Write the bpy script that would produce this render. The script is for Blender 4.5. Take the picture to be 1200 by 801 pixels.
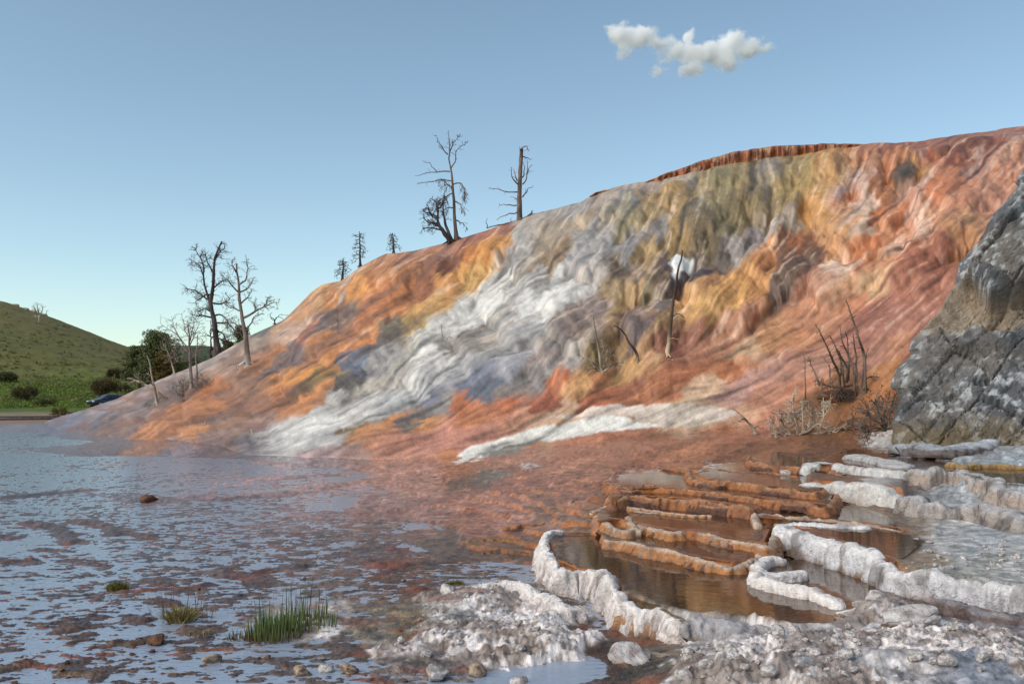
import bpy, math, random
import numpy as np
from mathutils import Vector
random.seed(7)
RNG = np.random.default_rng(11)
R = math.radians
for o in list(bpy.data.objects):
    bpy.data.objects.remove(o)
sc = bpy.context.scene
COL = sc.collection

# ------------------------------------------------------------------ camera
F = 1100.0            # focal length in photo pixels (photo 1200 x 801)
HC = 2.4              # camera height above the flats, m
PITCH = math.atan(61.5 / F)
cam_d = bpy.data.cameras.new('camera')
cam = bpy.data.objects.new('camera', cam_d)
COL.objects.link(cam)
cam.location = (0, 0, HC)
cam.rotation_euler = (math.pi / 2 + PITCH, 0, 0)
cam_d.sensor_width = 36
cam_d.lens = 36 * F / 1200
cam_d.clip_end = 9000
cam_d.clip_start = 0.1
sc.camera = cam

# ------------------------------------------------------------------ light
SUN_EL, SUN_AZ = R(40), R(-122)      # azimuth measured from +y towards +x : behind the camera, left
w = bpy.data.worlds.new("World")
sc.world = w
w.use_nodes = True
nt = w.node_tree
nt.nodes.clear()
wo = nt.nodes.new('ShaderNodeOutputWorld')
bg = nt.nodes.new('ShaderNodeBackground')
sky = nt.nodes.new('ShaderNodeTexSky')
sky.sky_type = 'NISHITA'
sky.sun_disc = False
sky.sun_elevation = SUN_EL
sky.sun_rotation = SUN_AZ
sky.air_density = 1.15
sky.dust_density = 2.5
sky.ozone_density = 1.0
sky.altitude = 1900
hs = nt.nodes.new('ShaderNodeHueSaturation')
hs.inputs['Saturation'].default_value = 0.92
nt.links.new(sky.outputs[0], hs.inputs['Color'])
tn_ = nt.nodes.new('ShaderNodeVectorMath'); tn_.operation = 'MULTIPLY'; tn_.inputs[1].default_value = (1.03, 1.095, 1.00)
nt.links.new(hs.outputs[0], tn_.inputs[0]); nt.links.new(tn_.outputs[0], bg.inputs[0])
bg.inputs[1].default_value = 0.105
nt.links.new(bg.outputs[0], wo.inputs[0])
sd = bpy.data.lights.new('sun', 'SUN')
sun = bpy.data.objects.new('sun', sd)
COL.objects.link(sun)
sd.energy = 2.0
sd.angle = R(70)
sd.color = (1.0, 0.93, 0.84)
v = Vector((math.sin(SUN_AZ) * math.cos(SUN_EL), math.cos(SUN_AZ) * math.cos(SUN_EL), math.sin(SUN_EL)))
sun.rotation_euler = v.to_track_quat('Z', 'Y').to_euler()
sun.location = (0, -20, 40)
sc.view_settings.view_transform = 'Standard'
sc.view_settings.look = 'None'
sc.view_settings.gamma = 1
sc.view_settings.use_curve_mapping = False
sc.view_settings.exposure = 0.60
sc.cycles.max_bounces = 8
sc.cycles.volume_bounces = 12
sc.cycles.transparent_max_bounces = 12

# ------------------------------------------------------------------ rays
CP, SP = math.cos(PITCH), math.sin(PITCH)
def ray(px, py):
    a = (np.asarray(px, float) - 600) / F
    b = (400.5 - np.asarray(py, float)) / F
    y = CP - b * SP
    z = SP + b * CP
    return a / y, z / y
def P(px, py, Y):
    dx, dz = ray(px, py)
    return np.stack(np.broadcast_arrays(dx * Y, np.asarray(Y, float), HC + dz * Y), -1)
def G(px, py, z=0.0):
    dx, dz = ray(px, py)
    Y = (z - HC) / dz
    return np.stack(np.broadcast_arrays(dx * Y, Y, np.asarray(z, float)), -1)
def proj(x, y, z):
    zz = z - HC
    f = y * CP + zz * SP
    u = -y * SP + zz * CP
    return 600 + F * x / f, 400.5 - F * u / f
def V(t):
    return Vector([float(q) for q in t])

# ------------------------------------------------------------------ noise
_perm = RNG.permutation(4096)
_val = RNG.random(4096)
def _h2(ix, iy, s=0):
    return _val[(_perm[(ix + s * 131) & 4095] + _perm[(iy + s * 17) & 4095] * 3) & 4095]
def vn2(x, y, s=0):
    x = np.asarray(x, float); y = np.asarray(y, float)
    ix = np.floor(x).astype(np.int64); iy = np.floor(y).astype(np.int64)
    fx = x - ix; fy = y - iy
    fx = fx * fx * (3 - 2 * fx); fy = fy * fy * (3 - 2 * fy)
    a = _h2(ix, iy, s); b = _h2(ix + 1, iy, s); c = _h2(ix, iy + 1, s); d = _h2(ix + 1, iy + 1, s)
    return (a * (1 - fx) + b * fx) * (1 - fy) + (c * (1 - fx) + d * fx) * fy
def fbm2(x, y, s=0, o=4, g=0.5):
    r = 0; A = 1; T = 0
    for k in range(o):
        c, q = math.cos(k * 0.9), math.sin(k * 0.9)
        r = r + A * vn2((x * c - y * q) * 2.03 ** k, (x * q + y * c) * 2.03 ** k, s + k)
        T += A; A *= g
    return r / T
def _h3(ix, iy, iz, s=0):
    return _val[(_perm[(ix + s * 131) & 4095] + _perm[(iy + 77) & 4095] * 3 + _perm[(iz + 901) & 4095] * 7) & 4095]
def vn3(p, s=0):
    i = np.floor(p).astype(np.int64); f = p - i; f = f * f * (3 - 2 * f)
    x, y, z = i[..., 0], i[..., 1], i[..., 2]; r = 0
    for a in (0, 1):
        for b in (0, 1):
            for c in (0, 1):
                wt = (f[..., 0] if a else 1 - f[..., 0]) * (f[..., 1] if b else 1 - f[..., 1]) * (f[..., 2] if c else 1 - f[..., 2])
                r = r + wt * _h3(x + a, y + b, z + c, s)
    return r
def fbm3(p, s=0, o=4, g=0.5):
    r = 0; A = 1; T = 0
    for k in range(o):
        r = r + A * vn3(p * 2.03 ** k + k * 3.7, s + k); T += A; A *= g
    return r / T
def sst(a, b, x):
    t = np.clip((x - a) / (b - a), 0, 1)
    return t * t * (3 - 2 * t)
def worley3(p, s=0):
    """nearest feature: distance, second distance, vector to it, three random numbers"""
    i = np.floor(p).astype(np.int64)
    bd = np.full(p.shape[:-1], 9.0); b2 = bd.copy()
    bv = np.zeros(p.shape); br = np.zeros(p.shape)
    for a in (-1, 0, 1):
        for b in (-1, 0, 1):
            for c in (-1, 0, 1):
                j = i + np.array([a, b, c])
                r = np.stack([_h3(j[..., 0], j[..., 1], j[..., 2], s + q) for q in (1, 2, 3)], -1)
                v = p - (j + r)
                d = np.sqrt((v * v).sum(-1))
                m = d < bd
                b2 = np.where(m, bd, np.minimum(b2, d))
                bd = np.where(m, d, bd)
                bv = np.where(m[..., None], v, bv); br = np.where(m[..., None], r, br)
    return bd, b2, bv, br

# ------------------------------------------------------------------ colour
def lin(c):
    c = np.asarray(c, float) / 255
    return np.where(c <= 0.04045, c / 12.92, ((c + 0.055) / 1.055) ** 2.4)
ALB = np.array([1.02, 0.97, 0.90])
def alb(c):
    return np.clip(lin(c) * ALB, 0.004, 0.86)

# ------------------------------------------------------------------ mesh helpers
def tag(o, label=None, cat=None, group=None, kind=None):
    if label: o['label'] = label
    if cat: o['category'] = cat
    if group: o['group'] = group
    if kind: o['kind'] = kind
    return o
def mesh_obj(name, verts, faces, mat, parent=None, col=None, smooth=True):
    me = bpy.data.meshes.new(name)
    verts = np.asarray(verts, np.float32).reshape(-1, 3)
    if isinstance(faces, np.ndarray) and faces.ndim == 2:
        n, k = faces.shape
        me.vertices.add(len(verts)); me.vertices.foreach_set('co', verts.ravel())
        me.loops.add(n * k); me.loops.foreach_set('vertex_index', faces.astype(np.int32).ravel())
        me.polygons.add(n)
        me.polygons.foreach_set('loop_start', np.arange(0, n * k, k, dtype=np.int32))
        me.update(calc_edges=True)
    else:
        me.from_pydata([tuple(map(float, v)) for v in verts], [], [tuple(int(i) for i in f) for f in faces])
        me.update()
    me.polygons.foreach_set('use_smooth', np.full(len(me.polygons), smooth))
    if col is not None:
        at = me.attributes.new('Col', 'FLOAT_COLOR', 'POINT')
        c = np.ones((len(verts), 4), np.float32)
        c[:, :3] = np.asarray(col).reshape(-1, 3) if np.asarray(col).size > 3 else np.asarray(col)
        at.data.foreach_set('color', c.ravel())
    me.materials.append(mat)
    o = bpy.data.objects.new(name, me)
    COL.objects.link(o)
    if parent: o.parent = parent
    return o
def grid_faces(nr, nc, wrap=False):
    r = np.arange(nr - 1)[:, None]; c = np.arange(nc if wrap else nc - 1)[None, :]
    c2 = (c + 1) % nc
    return np.stack([r * nc + c, r * nc + c2, (r + 1) * nc + c2, (r + 1) * nc + c], -1).reshape(-1, 4)
def empty(name, loc, rz=0.0):
    o = bpy.data.objects.new(name, None)
    COL.objects.link(o)
    o.location = V(loc); o.rotation_euler = (0, 0, rz); o.empty_display_size = 0.2
    return o

# ------------------------------------------------------------------ materials
def material(name, rough=0.6, spec=0.5, attr=True, color=(0.5, 0.5, 0.5), bump=((6, 0.4, 0.02),), var=0.25,
             var_scale=3.0, rvar=0.12, coat=0.0):
    m = bpy.data.materials.new(name); m.use_nodes = True
    n = m.node_tree; N = n.nodes; L = n.links; N.clear()
    out = N.new('ShaderNodeOutputMaterial'); b = N.new('ShaderNodeBsdfPrincipled')
    L.new(b.outputs[0], out.inputs[0])
    geo = N.new('ShaderNodeNewGeometry')
    if attr:
        a = N.new('ShaderNodeAttribute'); a.attribute_name = 'Col'; csrc = a.outputs['Color']
    else:
        a = N.new('ShaderNodeRGB'); a.outputs[0].default_value = (*color, 1); csrc = a.outputs[0]
    nz = N.new('ShaderNodeTexNoise'); nz.inputs['Scale'].default_value = var_scale; nz.inputs['Detail'].default_value = 7
    nz.inputs['Roughness'].default_value = 0.65
    L.new(geo.outputs['Position'], nz.inputs['Vector'])
    mr = N.new('ShaderNodeMapRange'); mr.inputs['From Min'].default_value = 0.25; mr.inputs['From Max'].default_value = 0.75
    mr.inputs['To Min'].default_value = 1 - var; mr.inputs['To Max'].default_value = 1 + var
    L.new(nz.outputs[0], mr.inputs[0])
    mx = N.new('ShaderNodeVectorMath'); mx.operation = 'SCALE'
    L.new(csrc, mx.inputs[0]); L.new(mr.outputs[0], mx.inputs['Scale'])
    L.new(mx.outputs[0], b.inputs['Base Color'])
    r2 = N.new('ShaderNodeMapRange'); r2.inputs['From Min'].default_value = 0.3; r2.inputs['From Max'].default_value = 0.7
    r2.inputs['To Min'].default_value = max(0.02, rough - rvar); r2.inputs['To Max'].default_value = min(1, rough + rvar)
    L.new(nz.outputs[0], r2.inputs[0]); L.new(r2.outputs[0], b.inputs['Roughness'])
    b.inputs['Specular IOR Level'].default_value = spec
    if coat:
        b.inputs['Coat Weight'].default_value = coat; b.inputs['Coat Roughness'].default_value = 0.1
    prev = None
    for sc_, st, dist in bump:
        t = N.new('ShaderNodeTexNoise'); t.inputs['Scale'].default_value = sc_; t.inputs['Detail'].default_value = 5
        t.inputs['Roughness'].default_value = 0.6
        L.new(geo.outputs['Position'], t.inputs['Vector'])
        bp = N.new('ShaderNodeBump'); bp.inputs['Strength'].default_value = st; bp.inputs['Distance'].default_value = dist
        L.new(t.outputs[0], bp.inputs['Height'])
        if prev: L.new(prev.outputs[0], bp.inputs['Normal'])
        prev = bp
    if prev: L.new(prev.outputs[0], b.inputs['Normal'])
    return m
M = {}
M['mound'] = material('wet_travertine', 0.55, 0.4, bump=((3.0, 0.5, 0.12), (10, 0.45, 0.04)), var=0.18, var_scale=2.2)
M['ground'] = material('wet_ground', 0.40, 0.5, bump=((7, 0.6, 0.04), (30, 0.8, 0.016)), var=0.5, var_scale=9.0, rvar=.18)
M['crust'] = material('white_crust', 0.85, 0.2, bump=((13, 1.0, 0.07), (42, 0.8, 0.02)), var=0.26, var_scale=9)
M['rim'] = material('orange_rim', 0.40, 0.5, bump=((14, 0.9, 0.05), (45, 0.8, 0.018)), var=0.40, var_scale=8)
M['rock'] = material('grey_rock', 0.75, 0.3, bump=((2.2, 0.7, 0.12), (8, 0.9, 0.09), (30, 0.8, 0.025)), var=0.35, var_scale=2.5)
M['grass'] = material('valley_grass', 0.9, 0.1, bump=((0.8, 0.8, 0.3), (3, 0.8, 0.15)), var=0.30, var_scale=0.35)
M['leaf'] = material('leaves', 0.7, 0.2, bump=(), var=0.35, var_scale=1.2)
M['wood'] = material('dead_wood', 0.85, 0.15, bump=((12, 0.7, 0.03),), var=0.35, var_scale=5)
M['blade'] = material('rush_blades', 0.55, 0.3, bump=(), var=0.2, var_scale=8)
M['plank'] = material('weathered_boards', 0.85, 0.15, bump=((20, 0.5, 0.01),), var=0.25, var_scale=6)

def water_mat(name, tint, ripple, sx=1.0, sy=1.0, rough=0.03, diffuse_mix=0.0, diffuse_col=(.4, .45, .5)):
    m = bpy.data.materials.new(name); m.use_nodes = True
    n = m.node_tree; N = n.nodes; L = n.links; N.clear()
    out = N.new('ShaderNodeOutputMaterial')
    tr = N.new('ShaderNodeBsdfTransparent'); tr.inputs[0].default_value = (*tint, 1)
    gl = N.new('ShaderNodeBsdfGlossy'); gl.inputs['Roughness'].default_value = rough
    fr = N.new('ShaderNodeFresnel'); fr.inputs['IOR'].default_value = 1.5
    mix = N.new('ShaderNodeMixShader')
    geo = N.new('ShaderNodeNewGeometry')
    mp = N.new('ShaderNodeMapping'); mp.inputs['Scale'].default_value = (sx, sy, 1)
    L.new(geo.outputs['Position'], mp.inputs['Vector'])
    nz = N.new('ShaderNodeTexNoise'); nz.inputs['Scale'].default_value = 5; nz.inputs['Detail'].default_value = 3
    L.new(mp.outputs[0], nz.inputs['Vector'])
    bp = N.new('ShaderNodeBump'); bp.inputs['Strength'].default_value = ripple; bp.inputs['Distance'].default_value = 0.02
    L.new(nz.outputs[0], bp.inputs['Height'])
    L.new(bp.outputs[0], gl.inputs['Normal']); L.new(bp.outputs[0], fr.inputs['Normal'])
    df = N.new('ShaderNodeBsdfDiffuse'); df.inputs[0].default_value = (*diffuse_col, 1)
    mk = N.new('ShaderNodeMixShader'); mk.inputs[0].default_value = diffuse_mix
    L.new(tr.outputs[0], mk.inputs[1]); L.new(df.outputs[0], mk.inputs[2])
    L.new(fr.outputs[0], mix.inputs[0]); L.new(mk.outputs[0], mix.inputs[1]); L.new(gl.outputs[0], mix.inputs[2])
    L.new(mix.outputs[0], out.inputs[0])
    return m
M['film'] = water_mat('shallow_water', (0.9, 0.9, 0.92), 0.7, 1.0, 2.5, 0.14, 0.52, (.52, .61, .76))  # pale blue diffuse share: cloudy water, lightened to paint in sky reflection
M['pool'] = water_mat('pool_water', (0.80, 0.68, 0.55), 0.06, 1.0, 2.0, 0.03, 0.12, (.30, .17, .10))
# ------------------------------------------------------------------ survey raster
# One map of the ground and the mound, in the survey (photo) coordinates of each surface
# point: relief of the frozen cascades, direction of the flow, and mineral colours.
RX0, RX1, RY0, RY1 = -200, 1420, 120, 850
RW, RH = RX1 - RX0, RY1 - RY0
gx, gy = np.meshgrid(np.arange(RX0, RX1, dtype=float), np.arange(RY0, RY1, dtype=float))

FLOW = [  # px, py, angle of the fall line below horizontal, pointing left
 (100,490,22),(200,480,30),(300,450,32),(260,510,20),(400,420,33),(350,500,22),(450,350,38),(500,310,52),(560,300,62),
 (590,275,60),(430,320,62),(380,360,50),(500,400,35),(450,450,34),(600,330,38),(640,270,62),(600,400,32),(550,450,35),
 (650,380,28),(650,430,35),(700,260,66),(760,240,72),(700,340,42),(740,300,55),(780,300,62),(720,400,42),(700,430,45),
 (760,350,55),(850,230,86),(900,220,92),(850,290,60),(950,230,80),(920,280,62),(1000,210,68),(1060,200,58),(1000,290,42),
 (930,330,40),(860,360,48),(800,390,50),(1080,250,48),(1150,180,35),(1120,260,45),(1180,220,50),(1050,330,28),(1000,370,30),
 (950,400,30),(1080,390,38),(1020,430,40),(900,430,24),(850,450,18),(800,450,18),(950,470,40),(1000,480,70),(700,480,15),
 (600,480,20),(500,500,20),(450,520,8),(600,520,12),(750,500,12),(850,500,12),(300,560,2),(600,580,6),(900,560,2),
 (0,600,0),(300,700,0),(600,750,0),(1000,700,0),(1300,300,45),(1300,600,0),(-100,600,0),(900,780,0)]
def idw(pts, vals, X, Y, p=2.5, eps=60.0, ang=None, el=1.0):
    num = 0; den = 0
    for i, (a, b) in enumerate(pts):
        dx = X - a; dy = Y - b
        if ang is not None:
            c, s = -math.cos(ang[i]), math.sin(ang[i])
            u = dx * c + dy * s; v_ = -dx * s + dy * c
            d = (u * u) / el[i] + (v_ * v_) * el[i] + eps
        else:
            d = dx * dx + dy * dy + eps
        wt = d ** (-p)
        num = num + wt[..., None] * vals[i]; den = den + wt
    return num / den[..., None]
s4 = (slice(None, None, 4), slice(None, None, 4))
def upsample(a, k, warp=None):
    """bilinear from a raster sampled every k px back to full size"""
    X = (gx - RX0) / k; Y = (gy - RY0) / k
    if warp is not None:
        X = X + warp[0] / k; Y = Y + warp[1] / k
    return samp(a, X, Y)
def samp(a, X, Y):
    h, w_ = a.shape[:2]
    X = np.clip(X, 0, w_ - 1.001); Y = np.clip(Y, 0, h - 1.001)
    ix = X.astype(np.int32); iy = Y.astype(np.int32)
    fx = (X - ix); fy = (Y - iy)
    if a.ndim == 3: fx = fx[..., None]; fy = fy[..., None]
    return (a[iy, ix] * (1 - fx) + a[iy, ix + 1] * fx) * (1 - fy) + (a[iy + 1, ix] * (1 - fx) + a[iy + 1, ix + 1] * fx) * fy
fa = np.array([R(a) for _, _, a in FLOW])
fvec = idw([(a, b) for a, b, _ in FLOW], np.stack([-np.cos(fa), np.sin(fa)], -1), gx[s4], gy[s4], 2.0, 200)
fvec = upsample(fvec, 4)
wob = (fbm2(gx / 38, gy / 38, 3, 3) - 0.5) * 0.9
ca, sa = np.cos(wob), np.sin(wob)
fx_, fy_ = fvec[..., 0] * ca - fvec[..., 1] * sa, fvec[..., 0] * sa + fvec[..., 1] * ca
nn = np.sqrt(fx_ ** 2 + fy_ ** 2) + 1e-6
fx_, fy_ = fx_ / nn, fy_ / nn
def lic(noise, length, step):
    acc = noise.copy(); n = 1
    for sgn in (-1, 1):
        X = gx - RX0; Y = gy - RY0
        for _ in range(length):
            ix = np.clip(X, 0, RW - 1).astype(np.int32); iy = np.clip(Y, 0, RH - 1).astype(np.int32)
            X = X + sgn * step * fx_[iy, ix]; Y = Y + sgn * step * fy_[iy, ix]
            ix = np.clip(X, 0, RW - 1).astype(np.int32); iy = np.clip(Y, 0, RH - 1).astype(np.int32)
            acc = acc + noise[iy, ix]; n += 1
    acc = acc / n
    acc = (acc - acc.mean()) / acc.std()
    return acc
lic_f = lic(vn2(gx / 1.6, gy / 1.6, 40), 11, 1.2)
lic_m = lic(vn2(gx / 4.5, gy / 4.5, 41), 16, 2.2)
lic_c = lic(vn2(gx / 12., gy / 12., 42), 16, 4.0)

# ---- relief of the cascades, in px units of height (scaled by distance later)
relief = np.zeros((RH, RW))
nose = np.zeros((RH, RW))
def skyl(px):
    return np.interp(px, SKX, SKY_)
SK = [(-250,503),(0,503),(40,500),(67,490),(100,480),(139,467),(157,458),(193,443),(225,430),(250,419),(290,395),(332,375),(362,345),(378,334),
 (400,330),(423,313),(451,298),(484,295),(525,284),(536,280),(566,272),(602,259),(624,251),(651,246),(680,237),(692,232),(717,222),
 (755,214),(789,209),(823,199),(860,192),(891,188),(940,182),(978,175),(1031,170),(1079,168),(1108,163),(1152,157),(1200,150),(1300,135),(1420,120)]
SKX = [a for a, b in SK]; SKY_ = [b for a, b in SK]
BS = [(-250,520),(0,512),(60,510),(100,516),(150,523),(300,535),(400,535),(500,545),(600,538),(700,532),(800,526),(900,520),(1000,524),(1100,524),(1420,540)]
BSX = [a for a, b in BS]; BSY = [b for a, b in BS]
def lobe(cx, cy, r, k=1.0, wr=1.0):
    ix = int(np.clip(cx - RX0, 0, RW - 1)); iy = int(np.clip(cy - RY0, 0, RH - 1))
    dx, dy = fvec[iy, ix]; q = math.hypot(dx, dy); dx /= q; dy /= q
    E = int(r * 3.4)
    y0, y1 = max(0, iy - E), min(RH, iy + E); x0, x1 = max(0, ix - E), min(RW, ix + E)
    if y1 <= y0 or x1 <= x0: return
    X = gx[y0:y1, x0:x1] - cx; Y = gy[y0:y1, x0:x1] - cy
    wn = LW[y0:y1, x0:x1]
    X = X + wn[..., 0] * r * 0.55; Y = Y + wn[..., 1] * r * 0.55
    a = X * dx + Y * dy; b = (-X * dy + Y * dx) / wr
    la = np.where(a > 0, r * 0.75, r * 2.6)
    d2 = (a / la) ** 2 + (b / r) ** 2
    h = np.sqrt(np.clip(1 - d2, 0, 1)) * r * k
    h = np.where(a > 0, h, h * (1 + 0.5 * a / la))
    cur = relief[y0:y1, x0:x1]
    base = cur[min(iy - y0, y1 - y0 - 1), min(ix - x0, x1 - x0 - 1)] * 0.55
    new = np.where(d2 < 1, np.maximum(cur, base * np.clip(1 - d2, 0, 1) ** 0.4 + h), cur)
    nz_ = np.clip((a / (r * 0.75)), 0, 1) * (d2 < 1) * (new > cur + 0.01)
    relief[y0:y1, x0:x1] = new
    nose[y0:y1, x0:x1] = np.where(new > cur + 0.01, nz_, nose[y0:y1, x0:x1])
LW = np.stack([fbm2(gx / 16, gy / 16, 60, 3) - 0.5, fbm2(gx / 16, gy / 16, 66, 3) - 0.5], -1) * 1.6
# the biggest bosses, read off the photograph: centre, radius
BIG = [(905,228,26),(845,232,24),(865,262,28),(925,262,26),(955,232,24),(970,212,22),(820,285,34),(850,310,30),(795,255,20),(768,262,20),
 (737,268,26),(800,300,24),(770,300,18),(770,345,30),(735,352,20),(715,360,16),(1062,222,22),(1110,245,36),(1165,240,30),(1120,275,28),
 (1060,258,18),(1035,265,16),(1085,255,26),(1010,225,18),(1050,195,24),(1090,200,16),(1145,185,22),(1180,170,18),(920,312,26),(955,312,20),
 (985,285,26),(1020,300,18),(1005,330,20),(870,355,28),(835,370,30),(815,390,20),(905,345,20),(1075,310,26),(1040,330,22),(950,370,24),
 (985,350,20),(760,395,20),(780,400,16),(735,425,16),(765,430,18),(690,430,14),(720,410,14),(700,395,18),(660,400,24),(640,430,20),
 (650,370,26),(600,380,22),(620,330,22),(660,300,26),(700,300,24),(640,280,24),(610,290,20),(680,330,18),(740,310,18),(575,300,22),
 (550,315,20),(520,335,16),(480,315,20),(455,330,16),(425,335,24),(405,350,18),(375,345,16),(440,365,16),(465,370,14),(425,385,16),
 (500,380,14),(530,355,14),(540,400,14),(500,425,14),(470,440,16),(340,448,16),(375,448,14),(330,470,14),(370,480,18),(400,425,16),
 (370,400,14),(350,420,12),(300,400,10),(318,398,9),(270,480,12),(240,495,12),(208,498,14),(230,470,10),(560,450,16),(600,440,18),
 (620,470,14),(700,455,20),(750,455,22),(820,430,24),(880,420,24),(930,430,20),(980,400,22),(1030,380,24),(1060,400,20),(900,460,20),
 (850,470,18),(560,490,22),(500,500,18),(450,500,18),(620,490,22),(700,495,26),(780,492,30),(840,490,24),(430,498,14),(1010,455,24),(1035,430,14),
 (975,470,18),(1150,300,20),(1180,200,18),(1200,260,30)]
r_ = np.random.default_rng(5)
order = []
for cx, cy, r in BIG: order.append((cx, cy, r, 0.42))
cand = []
for _ in range(1300):
    cx = r_.uniform(60, 1300); top = skyl(cx); bot = np.interp(cx, BSX, BSY)
    t = r_.random(); cy = top + 6 + t * (bot - top - 8)
    big = 6 + 15 * r_.random() ** 1.6
    if cx < 330: big *= 0.6
    if cy > 460 or (cx > 880 and cy > 350): k = 0.16
    elif cx < 650: k = 0.26
    else: k = 0.42
    cand.append((cx, cy, big, k))
cand.sort(key=lambda c: -c[2])
for c in order: lobe(c[0], c[1], c[2], c[3] * (0.4 if (c[1] > 440 or (c[0] > 940 and c[1] > 340)) else 0.9), 1.0)
for c in sorted(cand[:1000], key=lambda c: c[1]): lobe(c[0], c[1], c[2], c[3], r_.uniform(0.7, 1.3))
def blur(a, n=1):
    for _ in range(n):
        a = (np.roll(a, 1, 0) + np.roll(a, -1, 0) + 2 * a) / 4
        a = (np.roll(a, 1, 1) + np.roll(a, -1, 1) + 2 * a) / 4
    return a
relief = blur(relief, 1)
broad = (fbm2(gx / 120, gy / 90, 31, 3) - 0.5)
onm = sst(-5, 12, np.interp(gx, BSX, BSY) - gy)
calm = 1 - .72 * sst(-25, 25, gy - np.interp(gx, [0, 400, 600, 700, 800, 900, 1000, 1100, 1200], [600, 480, 455, 440, 415, 385, 350, 335, 325]))
calm = calm * (.78 + .22 * sst(620, 740, gx + (gy - 300) * .6))
relief_all = relief * 2.0 * calm + (lic_m * 0.24 + lic_f * 0.12 + lic_c * 0.5) * (0.25 + 0.75 * onm) + broad * 14

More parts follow.
